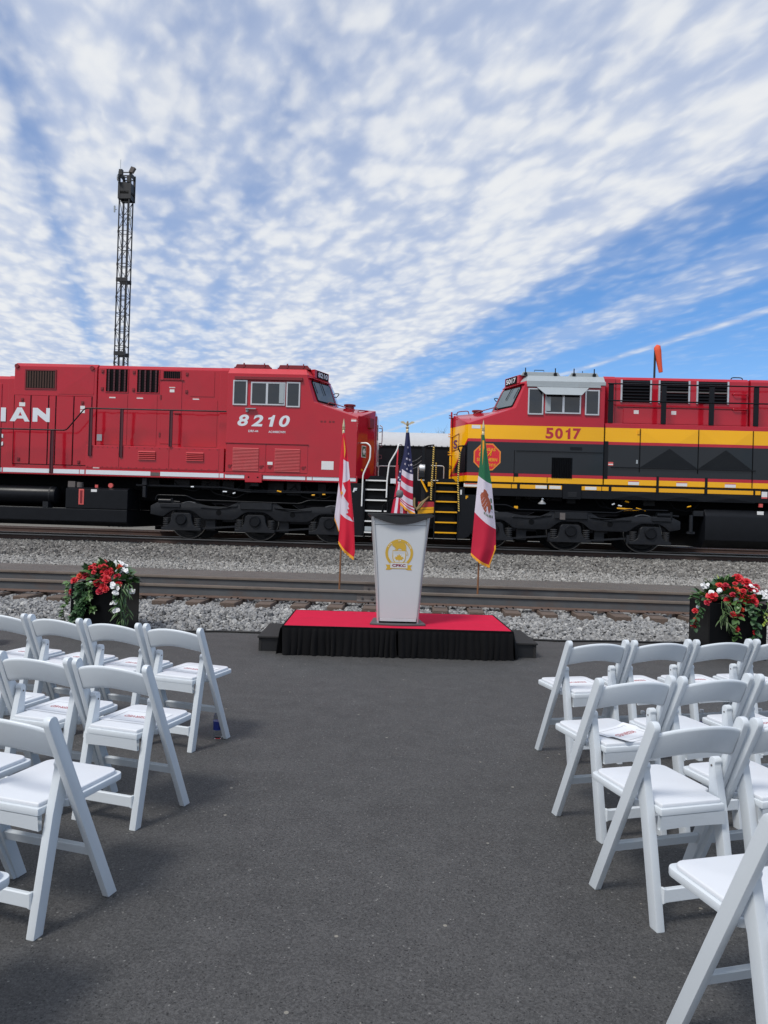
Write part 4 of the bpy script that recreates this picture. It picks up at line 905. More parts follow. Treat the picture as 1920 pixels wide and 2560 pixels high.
# striped grab irons
def stripe_mat():
    m = bpy.data.materials.new('striped_grab_paint'); m.use_nodes = True; t = m.node_tree; b = t.nodes['Principled BSDF']
    g = N(t, 'ShaderNodeNewGeometry'); sp = N(t, 'ShaderNodeSeparateXYZ'); t.links.new(g.outputs['Position'], sp.inputs[0])
    ph = mth(t, 'FRACT', mth(t, 'ADD', mth(t, 'MULTIPLY', sp.outputs[2], 17.0), mth(t, 'MULTIPLY', sp.outputs[0], 9.0)))
    t.links.new(mixc(t, mth(t, 'GREATER_THAN', ph, .5), (.02,.02,.02), (.80,.55,.12)), b.inputs['Base Color']); b.inputs['Roughness'].default_value = .4
    return m
STRIPE = stripe_mat()
handrail(Rr, [(.42,YN-.02,3.46),(.41,YN-.02,2.9),(.385,YN-.02,2.35),(.385,YN-.02,2.0)], .024, STRIPE, 'grab_iron')
handrail(Rr, [(1.12,YN-.02,3.32),(1.10,YN-.02,2.9),(1.09,YN-.02,2.5),(1.14,YN-.02,1.72)], .024, STRIPE, 'grab_iron')
handrail(Rr, [(1.22,20.1,3.50),(1.05,YN,3.46),(1.12,YN-.02,3.32)], .02, BLACKS, 'grab_bracket')
handrail(Rr, [(.52,20.9,3.10),(.52,20.9,2.55)], .018, STRIPE, 'grab_iron')
part('end_post', MB().box(.10, .20, 20.15, 20.22, 2.62, 3.46), BLACKS, Rr, bevel=.008, seg=1)
handrail(Rr, [(.14,20.18,3.44),(.25,20.1,3.48),(.42,YN,3.48)], .02, BLACKS, 'grab_bracket')
handrail(Rr, [(.02,22.5,2.65),(.02,22.5,3.10),(.80,22.5,3.10),(.80,22.5,2.65),(.02,22.5,2.65)], .020, ALU, 'far_grab')
part('cabinet', MB().box(.20, .37, 20.3, 20.6, 2.5, 2.98), BLACKS, Rr)
dl = part('ditch_light', MB().lathe([(.11,.10),(.115,-.02),(.10,-.05)], (.10, 20.15, 2.86), 'x', 20), ALU, Rr, smooth=30)
part('lamp_housing', MB().box(.04, .20, 20.05, 20.25, 2.60, 2.76), BLACKP, dl, bevel=.02)
part('brace', MB().bar((.10, 20.1, 2.56), (.28, 20.0, 2.22), .05, .03), YEL, Rr)
# between the two: couplers, hoses and chains
part('coupler', MB().box(-.05, .2, 21.35, 21.55, 1.5, 1.72).box(-.22, -.02, 21.30, 21.60, 1.42, 1.78), BLACKP, Rr, bevel=.02)
part('coupler', MB().box(-.5, -.22, 21.35, 21.55, 1.5, 1.72).box(-.36, -.20, 21.28, 21.5, 1.42, 1.80), BLACKP, L, bevel=.02)
HOSE = M('tan_hose', (.22,.16,.07), .6)
handrail(Rr, [(.30,20.1,2.05),(.10,20.05,1.90),(.02,20.02,1.74),(-.06,20.0,1.80),(-.06,20.05,2.05)], .03, HOSE, 'air_hose'); handrail(Rr, [(.34,20.12,2.10),(.22,20.0,1.98),(.10,19.98,1.80),(.0,20.0,1.72)], .026, HOSE, 'air_hose')
handrail(Rr, [(.40,20.1,1.62),(.25,20.0,1.35),(.10,20.0,1.28),(-.1,20.1,1.5),(-.2,20.2,1.7)], .022, BLACKM, 'air_hose'); handrail(L, [(-.52,20.1,1.9),(-.42,20.0,1.5),(-.25,20.0,1.38),(-.1,20.1,1.52)], .022, BLACKM, 'air_hose')
for dz in (0, .12, .2):
    pts = [(-.42+.52*t, 20.2, 3.10-dz-.22*4*t*(1-t)*.5+.10*t) for t in [k/14 for k in range(15)]]
    part('chain', MB().tube(pts, [.006 if k % 2 else .011 for k in range(15)], 5), STEEL, Rr)
# below the frame
part('fuel_tank', MB().prism([(20.2,.94),(YN+.02,1.15),(YN+.02,1.80),(20.05,1.97),(22.85,1.97),(YF-.02,1.80),(YF-.02,1.15),(22.7,.94)], 7.64, XE, 'x'), BLACKS, Rr, bevel=.03, smooth=35)
part('fuel_cap', MB().box(9.03, 9.12, YN+.02, YN+.08, 2.06, 2.15), LABELR, Rr); lab(Rr, 9.0, 9.17, 1.86, 1.95, YN+.07)
part('sand_pipe', MB().cyl((7.3,20.0,1.35), (7.3,20.0,1.80), .05, 10).box(7.2,7.4,19.98,20.1,1.30,1.36).box(7.36,7.62,20.0,20.2,1.78,1.92), BLACKP, Rr)
part('underframe', MB().box(7.61, XE, 20.75, 22.15, 1.6, 2.2), BLACKM, Rr)
underclutter(Rr, 1.75, 7.6, 9, YEL)
part('yellow_pipe', MB().bar((5.35,20.0,1.93),(5.75,20.0,1.91),.04,.035).bar((5.5,20.05,1.87),(5.95,20.0,1.90),.03,.03).bar((5.85,20,1.95),(6.1,20,1.88),.025,.02).box(2.62,2.72,20.0,20.05,1.84,1.91), YEL, Rr)
part('horn', MB().cyl((3.36,20.0,2.14),(3.36,20.0,2.08),.02,8).lathe([(.02,.06),(.05,.02),(.11,-.03),(.11,-.05)], (3.36,20.0,2.03), 'z', 16), ALU, Rr)
truck(Rr, (2.06, 4.12, 6.22), 1, 1.42, 7.02, grey=3.83)

# ------------------------------------------------------------------ beyond the locomotives
GREYCAR = M('pale_grey_car_paint', (.52,.53,.54), .45, var=.06, dirt=(.38,.38,.38), dscale=.8); 
bw = thing('freight_car', 'grey-topped black freight car seen in the gap between locomotives', 'freight car', (0, 27.5, ZR))
rp = [(25.98,4.02),(26.05,4.20),(26.3,4.40),(26.8,4.58),(27.5,4.65),(28.2,4.58),(28.7,4.40),(28.95,4.20),(29.02,4.02)]
part('roof', MB().prism(rp, -9.5, 9.5, 'x'), GREYCAR, bw, smooth=40)
part('side', MB().box(-9.5, 9.5, 26.0, 29.0, 1.15, 4.01), BLACKS, bw)
part('underbody_dark_filler', MB().box(-9.4, 9.4, 26.3, 28.7, .80, 1.14), BLACKM, bw)  # black box added for the dark under the trains, hiding bright ground beyond
rv = MB()
for k in range(75): rv.box(-7.4+k*.2, -7.36+k*.2, 25.965, 25.985, 4.03, 4.06)
part('rivet', rv, GREYCAR, bw)
part('seam_rail', MB().box(-7.5, 7.5, 25.97, 26.0, 3.95, 4.01), BLACKM, bw)
for x in (-6,-4,-2,-.62,.55,2,4,6): part('rib', MB().box(x-.04, x+.04, 25.95, 26.0, 1.3, 3.95), BLACKS, bw)
for x in (-5.6,-3.8,3.8,5.6):
    part('wheel', MB().cyl((x,26.72,ZR+.45),(x,26.85,ZR+.45),.45,24), BLACKP, bw); part('wheel', MB().cyl((x,28.15,ZR+.45),(x,28.28,ZR+.45),.45,24), BLACKP, bw)
track('railway track carrying the freight car', 26.75, .722, -30, 30, [-10+.55*k for k in range(37)], RUST, STEEL)

# lattice light tower
TX0, TX1, TY = -25.28, -24.46, 60.4
tw = thing('lattice_tower', 'tall black steel lattice tower with floodlights standing behind the red locomotive', 'tower', ((TX0+TX1)/2, TY, -.06))
wd = TX1-TX0; ZT = 27.2
IRON = M('black_iron', (.012,.013,.016), .6, var=.2)
cor = [(TX0,TY-wd/2),(TX1,TY-wd/2),(TX1,TY+wd/2),(TX0,TY+wd/2)]
for x, y in cor: part('leg', MB().box(x-.042, x+.042, y-.042, y+.042, -.06, ZT), IRON, tw)
nP = 20; ph = ZT/nP
for k in range(nP):
    z0, z1 = k*ph, (k+1)*ph
    for i in range(4):
        a, b = cor[i], cor[(i+1) % 4]
        if (k+i) % 2: a, b = b, a
        part('brace', MB().bar((a[0],a[1],z0+.06), (b[0],b[1],z1-.10), .034, .034), IRON, tw)
        part('crossbar', MB().bar((a[0],a[1],z1-.02), (b[0],b[1],z1-.02), .034, .04), IRON, tw)
        if i == 0: part('crossbar', MB().bar((a[0],a[1],z1-.34), (b[0],b[1],z1-.34), .025, .03), IRON, tw)
    x = TX0 if k % 2 else TX1
    part('gusset', MB().box(x-.08, x+.08, TY-wd/2-.02, TY-wd/2+.02, z1-.20, z1+.03), IRON, tw)
for z in (14.3, 20.4):
    for y in (TY-wd/2, TY+wd/2): part('splice_plate', MB().box(TX0-.06, TX1+.06, y-.06, y+.06, z-.16, z+.16), IRON, tw)
ld = MB()
for x in (-25.02,-24.74): ld.box(x-.018, x+.018, TY-.018, TY+.018, 0, ZT)
for k in range(60): ld.box(-25.0, -24.76, TY-.010, TY+.010, .3+k*.45, .32+k*.45)
part('ladder', ld, IRON, tw); part('conduit', MB().box(-24.60,-24.57,TY-.3,TY-.27,0,ZT), IRON, tw)
hd = MB(); a, b, y0, y1 = TX0-.03, TX1+.06, TY-wd/2-.04, TY+wd/2+.04
for y in (y0, y1):
    hd.box(a, b, y-.03, y+.03, 27.1, 27.5); hd.box(a, b, y-.03, y+.03, 27.72, 28.45); hd.box(a, b, y-.03, y+.03, 28.95, 29.03); hd.box(a, b, y-.03, y+.03, 29.22, 29.29)
    for x in (a, b): hd.box(x-.09, x+.09, y-.05, y+.05, 27.1, 29.32)
for x in (a, b):
    hd.box(x-.03, x+.03, y0, y1, 27.1, 27.5); hd.box(x-.03, x+.03, y0, y1, 27.72, 28.45); hd.box(x-.03, x+.03, y0, y1, 28.95, 29.29)
hd.box(a, b, y0, y1, 27.62, 27.66)
part('platform', hd, IRON, tw)
part('light_box', MB().box(a-.05, a+.24, y0-.08, y0+.2, 29.05, 29.50), IRON, tw)
part('light_box', MB().box(b-.26, b+.03, y0-.08, y0+.2, 28.45, 28.95), IRON, tw)
part('cage', MB().tube([(-25.0,TY,28.45),(-25.0,TY,28.8),(-24.72,TY,28.8),(-24.72,TY,28.45)], .03, 5), IRON, tw)
part('floodlight', MB().add([(x-.38, y, z) for x, y, z in [(-24.08,TY-.7,29.22),(-23.78,TY-.7,29.16),(-23.55,TY-.7,29.55),(-23.88,TY-.7,29.66),(-24.08,TY-.4,29.22),(-23.78,TY-.4,29.16),(-23.55,TY-.4,29.55),(-23.88,TY-.4,29.66)]], [(0,1,2,3),(4,7,6,5),(0,4,5,1),(1,5,6,2),(2,6,7,3),(3,7,4,0)]), PLATE, tw)
part('dish_antenna', MB().lathe([(.05,-.08),(.28,-.02),(.34,.08),(.33,.08),(.05,.0)], (a-.05,TY-.6,28.72), 'x', 16), ALU, tw, smooth=30)
part('whip_antenna', MB().cyl((a+.12,TY-.6,29.5),(a+.12,TY-.6,30.25),.02,5), GREYROOF, tw)
for x, z in ((TX0-.28,26.1),(TX1+.24,25.8),(TX1+.26,25.1)): part('panel_antenna', MB().box(x-.05, x+.05, TY-.7, TY-.6, z-.22, z+.30).bar((x,TY-.65,z),(x+(.2 if x < -25 else -.2),TY-.62,z),.04,.04), GREYROOF, tw)

# windsock
ws = thing('windsock', 'limp orange windsock on a thin pole behind the striped locomotive', 'windsock', (12.44, 40, -.06))
part('pole', MB().cyl((12.44,40,-.06),(12.47,40,10.95),.055,10), IRON, ws)
OR = M('orange_nylon', (.80,.10,.035), .7, var=.08)
cs = [((12.50,40,11.04),.08),((12.57,40,10.98),.175),((12.61,40,10.74),.185),((12.67,40,10.35),.155),((12.74,40,9.95),.125),((12.80,40,9.62),.105)]
part('sock', MB().tube([c for c, r in cs], [r for c, r in cs], 16), OR, ws, smooth=50); part('hoop', MB().tube([(12.47+.0,40,10.9),(12.62,40,11.0),(12.74,40,10.86)], .02, 6), IRON, ws)

# far bare trees: only their tops clear the freight car
BARK = M('bare_bark', (.16,.14,.12), .9)
def bare_tree(x, y, h, seed, label):
    rg = random.Random(seed); t = thing('bare_tree', label, 'tree', (x, y, -.06), group='bare trees far beyond the tracks')
    part('trunk', MB().tube([(x,y,-.06),(x+.1,y,h*.3),(x-.05,y,h*.62),(x,y,h*.8)], [.30,.22,.12,.05], 8), BARK, t)
    mb = MB()
    for k in range(46):
        z = h*rg.uniform(.3,.78); an = rg.uniform(0, 6.28); ln = h*rg.uniform(.12,.28)
        e = (x+math.cos(an)*ln*.55, y+math.sin(an)*ln*.55, min(h, z+ln*.9)); mid = (x+math.cos(an)*ln*.25, y+math.sin(an)*ln*.25, z+ln*.35)
        mb.tube([(x,y,z),mid,e], [.06,.04,.012], 4)
        for q in range(4):
            s = rg.uniform(.3,.95); p = Vector(mid).lerp(Vector(e), s); mb.tube([p, p+Vector((rg.uniform(-.7,.7),rg.uniform(-.5,.5),rg.uniform(.4,1.3)))], [.02,.006], 3)
    part('crown', mb, BARK, t)
bare_tree(2.2, 120, 15.9, 1, 'leafless tree with wide crown far beyond the freight car'); bare_tree(4.3, 124, 16.6, 2, 'taller leafless tree far beyond the freight car'); bare_tree(-1.5, 128, 16.0, 3, 'thin leafless tree far beyond, behind the flags')
# ================================================================== STAGE, LECTERN, FLAGS
CARPET = M('red_carpet', (.57,.013,.052), .95, var=.10, scale=4, bump=.35, bscale=260, spec=.15, dirt=(.42,.02,.045), dirt_amt=.4, dscale=5)
VELVET = M('black_skirt_cloth', (.0032,.0032,.004), .75, var=.3, scale=8, spec=.12)
VELVET.node_tree.nodes['Principled BSDF'].inputs['Sheen Weight'].default_value = .06
STEPB = M('black_carpeted_step', (.020,.0195,.0195), .9, var=.15, scale=8, bump=.2, bscale=200)
STEPF = M('black_laminate', (.009,.0095,.011), .5, var=.15)
stz = R(3.4)
stg = thing('stage_platform', 'low red-carpeted platform with gathered black skirt under the lectern', 'stage', (-.20, 8.76, 0), stz)
HX, HY0, HY1, HZ = 1.265, -.66, .68, .315
part('deck', MB().box(-HX+.01, HX-.01, HY0+.01, HY1-.01, .25, .303), BLACKM, stg, True)
part('carpet', MB().box(-HX+.015, HX-.015, HY0+.015, HY1-.015, .304, HZ), CARPET, stg, True, bevel=.004)
part('carpet_edge', MB().box(-HX, HX, HY0-.004, HY0+.012, .285, HZ+.001).box(-HX-.003, -HX+.013, HY0, HY1, .285, HZ+.0005).box(HX-.013, HX+.003, HY0, HY1, .285, HZ+.0005).box(-HX, HX, HY1-.013, HY1+.003, .285, HZ+.001), BLACKM, stg, True)
for x in (-1.1, 0, 1.1):
    for y in (HY0+.12, HY1-.12): part('leg', MB().box(x-.03, x+.03, y-.03, y+.03, 0, .25), BLACKM, stg, True)
def skirt(p0, p1, name='skirt'):
    p0, p1 = Vector(p0), Vector(p1); Ln = (p1-p0).length; d = (p1-p0)/Ln; nrm = Vector((d.y, -d.x, 0)); rg = random.Random(int(Ln*100))
    ph = []; s = 0
    while s < Ln: ph.append(s); s += rg.uniform(.045,.10)
    am = [rg.uniform(.4,1.1) for _ in ph]; nu = int(Ln/.009)
    def fn(a, b):
        s = a*Ln; k = max(i for i, q in enumerate(ph) if q <= s+1e-9); e = ph[k+1] if k+1 < len(ph) else Ln+.05
        t = (s-ph[k])/(e-ph[k]); f = math.sin(math.pi*t)**.8*am[k]
        spread = b**.6
        lean = .006*math.sin(s*23)+.008*math.sin(s*7.1+b*2)
        o = .006+(.046*f)*(.30+.70*spread)+.022*b+lean*b
        z = .292-b*(.288-.004*math.sin(s*31))
        return p0+d*(s+.012*math.sin(b*2.2+k)*b)+nrm*o+Vector((0,0,z))
    part(name, MB().grid(fn, nu, 14), VELVET, stg, True, smooth=70)
    part('skirt_band', MB().grid(lambda a, b: p0+d*(a*Ln)+nrm*(.008+.004*math.sin(a*Ln*40))+Vector((0,0,.303-.045*b)), int(Ln/.03), 2), VELVET, stg, True, smooth=70)
skirt((-HX, HY0, 0), (-.02, HY0, 0)); skirt((.0, HY0, 0), (HX, HY0, 0)); skirt((-HX, HY1, 0), (-HX, HY0, 0)); skirt((HX, HY0, 0), (HX, HY1, 0))
for nm, cx, lb in (('step', -1.585, 'black box step at the end of the platform towards the red locomotive'), ('step', 1.205, 'black box step at the end of the platform towards the striped locomotive')):
    cy = 8.76 + math.tan(stz)*(cx+.20)
    s = thing('box_step', lb, 'step', (cx, cy-.02, 0), stz, 'steps at the platform ends')
    part('tread', MB().box(-.165, .165, -.50, .48, .148, .168), STEPB, s, True, bevel=.003, seg=1)
    sd = part('box', MB().box(-.145, .145, -.475, .46, 0, .148), STEPF, s, True, bevel=.002, seg=1)
    for q in (-.137, .137): part('corner_post', MB().box(q-.015, q+.015, -.482, -.46, 0, .147), STEPB, s, True)

# ---- lectern
LP_ = M('brushed_grey_panel', (.61,.63,.645), .42, var=.03, scale=3, metal=.15)
LEDGE = M('aluminium_profile', (.60,.61,.62), .32, metal=.55, var=.05)
LBLK = M('charcoal_laminate', (.018,.0185,.02), .45, var=.12, bump=.1, bscale=150)
LBASE = M('charcoal_base', (.075,.075,.078), .5, var=.1)
GOLD = M('gold_print', (.58,.36,.035), .5, var=.05); MAROON = M('maroon_print', (.22,.015,.06), .5); PALE = M('pale_print', (.60,.61,.60), .5, var=.03)
lz = R(4)
lc = thing('lectern', 'grey panel lectern with gold beaver crest and black desk top on the red platform', 'lectern', (-.185, 8.52, HZ), lz)
B0 = .02
part('base', MB().prism([(-.315,-.20)]+[(-.315+.63*k/10, -.20-.055*math.sin(math.pi*k/10)) for k in range(1,10)]+[(.315,-.20),(.27,.24),(-.27,.24)], .0, .022, 'z'), LBASE, lc, True, bevel=.004, seg=1)
yf = lambda z: -.165-.02*(z/1.2)
hw = lambda z: .208+.088*(z/1.2)                        # half width of the front panel at height z
zb, zt = .075, 1.20
part('front_panel', MB().add([(-hw(zb),yf(zb),zb),(hw(zb),yf(zb),zb),(hw(zt),yf(zt),zt),(-hw(zt),yf(zt),zt),(-hw(zb),yf(zb)+.02,zb),(hw(zb),yf(zb)+.02,zb),(hw(zt),yf(zt)+.02,zt),(-hw(zt),yf(zt)+.02,zt)], [(0,1,2,3),(4,7,6,5),(0,4,5,1),(1,5,6,2),(2,6,7,3),(3,7,4,0)]), LP_, lc, True, bevel=.002, seg=1)
part('panel_groove', MB().box(-hw(1.13), hw(1.13), yf(1.13)-.0025, yf(1.13)+.004, 1.128, 1.132), LBASE, lc, True)
part('kick_bar', MB().box(-hw(.045)+.004, hw(.045)-.004, yf(.05)-.004, yf(.05)+.018, .040, .073), LP_, lc, True, bevel=.002, seg=1)
part('shadow_gap', MB().box(-hw(.03), hw(.03), yf(.03)+.012, .12, .022, .039), BLACKM, lc, True)
for s in (-1, 1):
    def col(a, b, s=s):
        z = .022+b*(zt+.03-.022); an = a*math.pi*.75
        bow = .010*math.sin(math.pi*b)
        r = .026+.012*b
        x = hw(z)+.004+r*.9*math.sin(an)+ -bow; y = yf(z)-.012+r*(1-math.cos(an))*1.4
        return (s*x, y, z)
    part('side_profile', MB().grid(col, 10, 14), LEDGE, lc, True, smooth=50)
    pts = [(s*(hw(.03)+.02), -.10, .03), (s*(hw(1.2)+.035), -.10, 1.2), (s*(hw(1.2)+.02), .20, 1.16), (s*(hw(.03)+.01), .20, .03)]
    part('side_panel', MB().add(pts+[(x-s*.015, y, z) for x, y, z in pts], [(0,1,2,3),(4,7,6,5),(0,4,5,1),(1,5,6,2),(2,6,7,3),(3,7,4,0)]), LP_, lc, True)
    part('side_wing', MB().prism([(-.12,1.20),(.26,1.235),(.26,1.05),(.12,.93)], s*(hw(1.1)+.028)-.006, s*(hw(1.1)+.028)+.006, 'x'), LBLK, lc, True)
dk = MB().prism([(-.375,-.19)]+[(-.375+.75*k/12, -.19-.055*math.sin(math.pi*k/12)) for k in range(1,12)]+[(.375,-.19),(.35,.26),(-.35,.26)], 1.232, 1.252, 'z')
dk.v = [(x, y, z+max(0, .26-y)*-.0+(y+.19)*-.07) for x, y, z in dk.v]
part('desk_top', dk, LBLK, lc, True, bevel=.004, seg=1)
ap = [(-.36,1.236),(.36,1.236)]+[(.36-.72*k/18, 1.236-.098*math.sin(math.pi*k/18)) for k in range(1,18)]
part('desk_apron', MB().prism(ap, -.232, -.205), LBLK, lc, True, bevel=.003, seg=1)
part('desk_rim', MB().box(-.37, .37, -.05, -.035, 1.25, 1.262), LBLK, lc, True)
# crest on the front panel
F_ = lambda o: (lambda x, z: (x, yf(z)-o, z))
ex, ez = -.006, .812
def arc(r, a0, a1, n): return [(ex+r*math.cos(R(a0+(a1-a0)*k/n)), ez+r*math.sin(R(a0+(a1-a0)*k/n))) for k in range(n+1)]
ou, inn = arc(.157,-48,228,44), arc(.127,-48,228,44)
mb = MB(); P = F_(.0025)
mb.add([P(*p) for p in ou+inn], [[k, k+1, k+46, k+45] for k in range(44)])
cst = part('crest_ring', mb, GOLD, lc, True)
def outline(pts, w, place, closed=True, mbx=None):
    """a drawn line of width w around a polygon"""
    mbx = mbx or MB(); n = len(pts); q = []
    for i in range(n):
        a = Vector(pts[i-1] if (closed or i) else pts[i]); b = Vector(pts[i]); c = Vector(pts[(i+1) % n] if (closed or i < n-1) else pts[i])
        d = (c-a).normalized(); nn = Vector((-d.y, d.x)); q.append((b+nn*w/2, b-nn*w/2))
    vs = [place(*x) for pr in q for x in pr]
    mbx.add(vs, [[2*i, 2*i+1, (2*i+3) % (2*n), (2*i+2) % (2*n)] for i in range(n if closed else n-1)])
    return mbx
sh = [(ex-.072,.840),(ex+.072,.840),(ex+.072,.775)]+[(ex+.072*math.cos(R(k*9)), .775-.085*math.sin(R(k*9))) for k in range(1,20)]+[(ex-.072,.775)]
part('crest_field', poly_mb(sh, F_(.0022)), PALE, lc, True); part('crest_shield', outline(sh, .008, F_(.0032)), GOLD, lc, True)
half = [(0,.100),(.012,.078),(.026,.086),(.022,.060),(.044,.066),(.040,.052),(.056,.046),(.034,.030),(.038,.018),(.006,.022),(.004,0)]
leaf = [(ex+x, .718+z*.85) for x, z in half]+[(ex-x, .718+z*.85) for x, z in half[::-1]]
part('crest_leaf', poly_mb(leaf, F_(.0034)), GOLD, lc, True)
for k in range(3): part('crest_line', MB().add([F_(.0034)(*p) for p in ((ex-.060,.806+k*.010),(ex+.060,.806+k*.010),(ex+.060,.809+k*.010),(ex-.060,.809+k*.010))], [[0,1,2,3]]), LP_, lc, True)
bv = [(-.082,.900),(-.068,.920),(-.045,.928),(-.030,.935),(0,.936),(.030,.934),(.055,.925),(.072,.905),(.078,.880),(.074,.850),(.062,.842),(.030,.842),(.022,.856),(.004,.866),(-.010,.860),(-.022,.846),(-.032,.842),(-.026,.856),(-.045,.845),(-.052,.846),(-.040,.866),(-.056,.872),(-.058,.886),(-.076,.890)]
part('crest_beaver', poly_mb([(ex+x, z) for x, z in bv], F_(.0036)), GOLD, lc, True)
part('crest_tail', outline([(ex+.078,.85),(ex+.088,.83),(ex+.098,.805),(ex+.094,.79),(ex+.082,.79),(ex+.074,.81),(ex+.072,.83)], .005, F_(.0036)), GOLD, lc, True)
bn = [(ex-.098,.640),(ex+.098,.640),(ex+.098,.706),(ex-.098,.706)]
part('crest_banner', poly_mb(bn, F_(.0040)), PALE, lc, True); part('crest_banner_edge', outline(bn, .006, F_(.0046)), GOLD, lc, True)
for s in (-1, 1): part('crest_ribbon', poly_mb([(ex+s*x, z) for x, z in ((.100,.680),(.150,.680),(.132,.652),(.148,.622),(.100,.622),(.072,.636),(.100,.636))], F_(.0030)), GOLD, lc, True)
part('crest_lettering', text_mb('CPKC', ex-.076, ex+.076, .657, .689, F_(.0052), .045, 0, 1.05), MAROON, lc, True)
def ring_text(body, a0, a1, r, h):
    mbx = MB()
    for i, ch in enumerate(body):
        an = R(a0+(a1-a0)*(i+.5)/len(body)); c = Vector((ex+r*math.cos(an), ez+r*math.sin(an))); ux = Vector((math.sin(an), -math.cos(an))); uz = Vector((math.cos(an), math.sin(an)))
        text_mb(ch, -.006, .006, -h/2, h/2, lambda a, b: F_(.0036)(*(c+ux*a+uz*b)), .02, mb=mbx)
    return mbx
for tx_, a0, a1 in (('KCS',152,128),('CP',97,83),('KCSM',52,22)): part('ring_lettering', ring_text(tx_, a0, a1, .142, .014), WPAINT, lc, True)

mic = thing('microphone', 'grey foam-tipped gooseneck microphone on the lectern desk', 'microphone', (-.392, 8.60, 1.56))
part('stem', MB().tube([(-.392,8.60,1.552),(-.392,8.60,1.60),(-.388,8.60,1.655),(-.36,8.59,1.69),(-.30,8.58,1.725),(-.24,8.57,1.765),(-.225,8.565,1.775)], [.016,.014,.009,.006,.006,.006,.006], 8), BLACKM, mic, smooth=60)
part('foam_tip', MB().lathe([(.004,-.045),(.028,-.04),(.040,-.015),(.042,.01),(.034,.035),(.015,.047),(.003,.048)], (-.198,8.56,1.80), 'z', 18), M('grey_foam', (.17,.18,.185), .95, bump=.5, bscale=400), mic, smooth=60)
part('stem', MB().tube([(-.40+.07,8.62,1.552),(-.40+.07,8.62,1.62),(-.30,8.61,1.70),(-.26,8.60,1.76)], .005, 6), BLACKM, mic)

# ---- flags
WOOD = M('oak_pole', (.22,.10,.045), .45, var=.2, scale=12); FRINGE = M('gold_fringe', (.80,.34,.02), .7, var=.25, scale=120); BRASS = M('pale_brass', (.66,.55,.34), .3, metal=.7)
def cloth(name, col):
    m = M(name, col, .62, var=.05, scale=7, bump=.10, bscale=420)
    m.node_tree.nodes['Principled BSDF'].inputs['Sheen Weight'].default_value = .15
    t = m.node_tree; b = t.nodes['Principled BSDF']; tr_ = N(t, 'ShaderNodeBsdfTranslucent'); tr_.inputs[0].default_value = (*col, 1)
    mx = N(t, 'ShaderNodeMixShader'); mx.inputs[0].default_value = .30
    t.links.new(b.outputs[0], mx.inputs[1]); t.links.new(tr_.outputs[0], mx.inputs[2]); t.links.new(mx.outputs[0], t.nodes['Material Output'].inputs[0])
    return m
CW = cloth('white_satin', (.80,.74,.84)); CRD = cloth('red_satin', (.78,.010,.045)); CGR = cloth('green_satin', (.012,.16,.065)); CNV = cloth('navy_satin', (.014,.018,.085)); CRU = cloth('crimson_satin', (.62,.010,.05))
def lerp_poly(P, t):
    """P: list of (t, x, z)"""
    for (a, xa, za), (b, xb, zb_) in zip(P, P[1:]):
        if t <= b: 
            s = (t-a)/(b-a) if b > a else 0; return xa+(xb-xa)*s, za+(zb_-za)*s
    return P[-1][1], P[-1][2]
class Drape:
    """cloth hanging between a left and a right edge, gathered in soft pleats"""
    def __init__(s, Lp, Rp, Y, amp, folds, ph=0, bulge=.05): s.L, s.R, s.Y, s.amp, s.folds, s.ph, s.b = Lp, Rp, Y, amp, folds, ph, bulge
    def at(s, a, t, off=0):
        xl, zl = lerp_poly(s.L, t); xr, zr = lerp_poly(s.R, t)
        x = xl+(xr-xl)*a; z = zl+(zr-zl)*a; wdt = max(.02, abs(xr-xl))
        z -= .10*wdt*math.sin(math.pi*a)*(1 if t > .12 else t/.12)
        k = min(1, wdt/.30)
        y = s.Y - s.b*math.sin(math.pi*a)*k + s.amp*k*math.sin(2*math.pi*s.folds*a+s.ph+1.1*t) + .012*k*math.sin(9*a+7*t)
        return (x, y-off, z)
    def mesh(s, nu, nt_, bands):
        def mi(i, j):
            t = (j+.5)/nt_
            for q, (tb, k) in enumerate(bands):
                if t <= tb: return k
            return bands[-1][1]
        return MB().grid(lambda a, b: s.at(a, b), nu, nt_, mi)
    def edge(s, pts, w, off=.004): 
        return MB()
def fringe_strip(D, path, n, ln, dirx=0, back=False):
    """path: function u->(a,t); strands hang ln below"""
    mb = MB()
    def fn(u, q):
        a, t = path(u); x, y, z = D.at(a, t, .003)
        jag = .006*math.sin(u*211)+.005*math.sin(u*97+1)
        return (x+dirx*q*ln, y-.002-.004*q, z-q*(ln+jag)*(1-abs(dirx)*.6))
    return mb.grid(fn, n, 2)
def flag_base(t, x, y, ztop, z0=.19):
    part('pole', MB().tube([(x, y, z0+.02), (x+.012, y, 1.5), (x-.003, y, ztop)], .0155, 10), WOOD, t, smooth=50)
    part('base', MB().lathe([(.14,0),(.145,.015),(.12,.03),(.05,.06),(.03,.12),(.022,.125)], (x, y, z0), 'z', 20), BLACKS, t, smooth=40)
def spear(t, x, y, z):
    part('finial', MB().lathe([(.017,0),(.021,.02),(.021,.085),(.017,.09),(.026,.098),(.026,.112),(.018,.118),(.022,.13),(.024,.15),(.017,.19),(.008,.24),(.001,.28)], (x, y, z), 'z', 14), BRASS, t, smooth=50)
FY = 12.0; FZ = .185
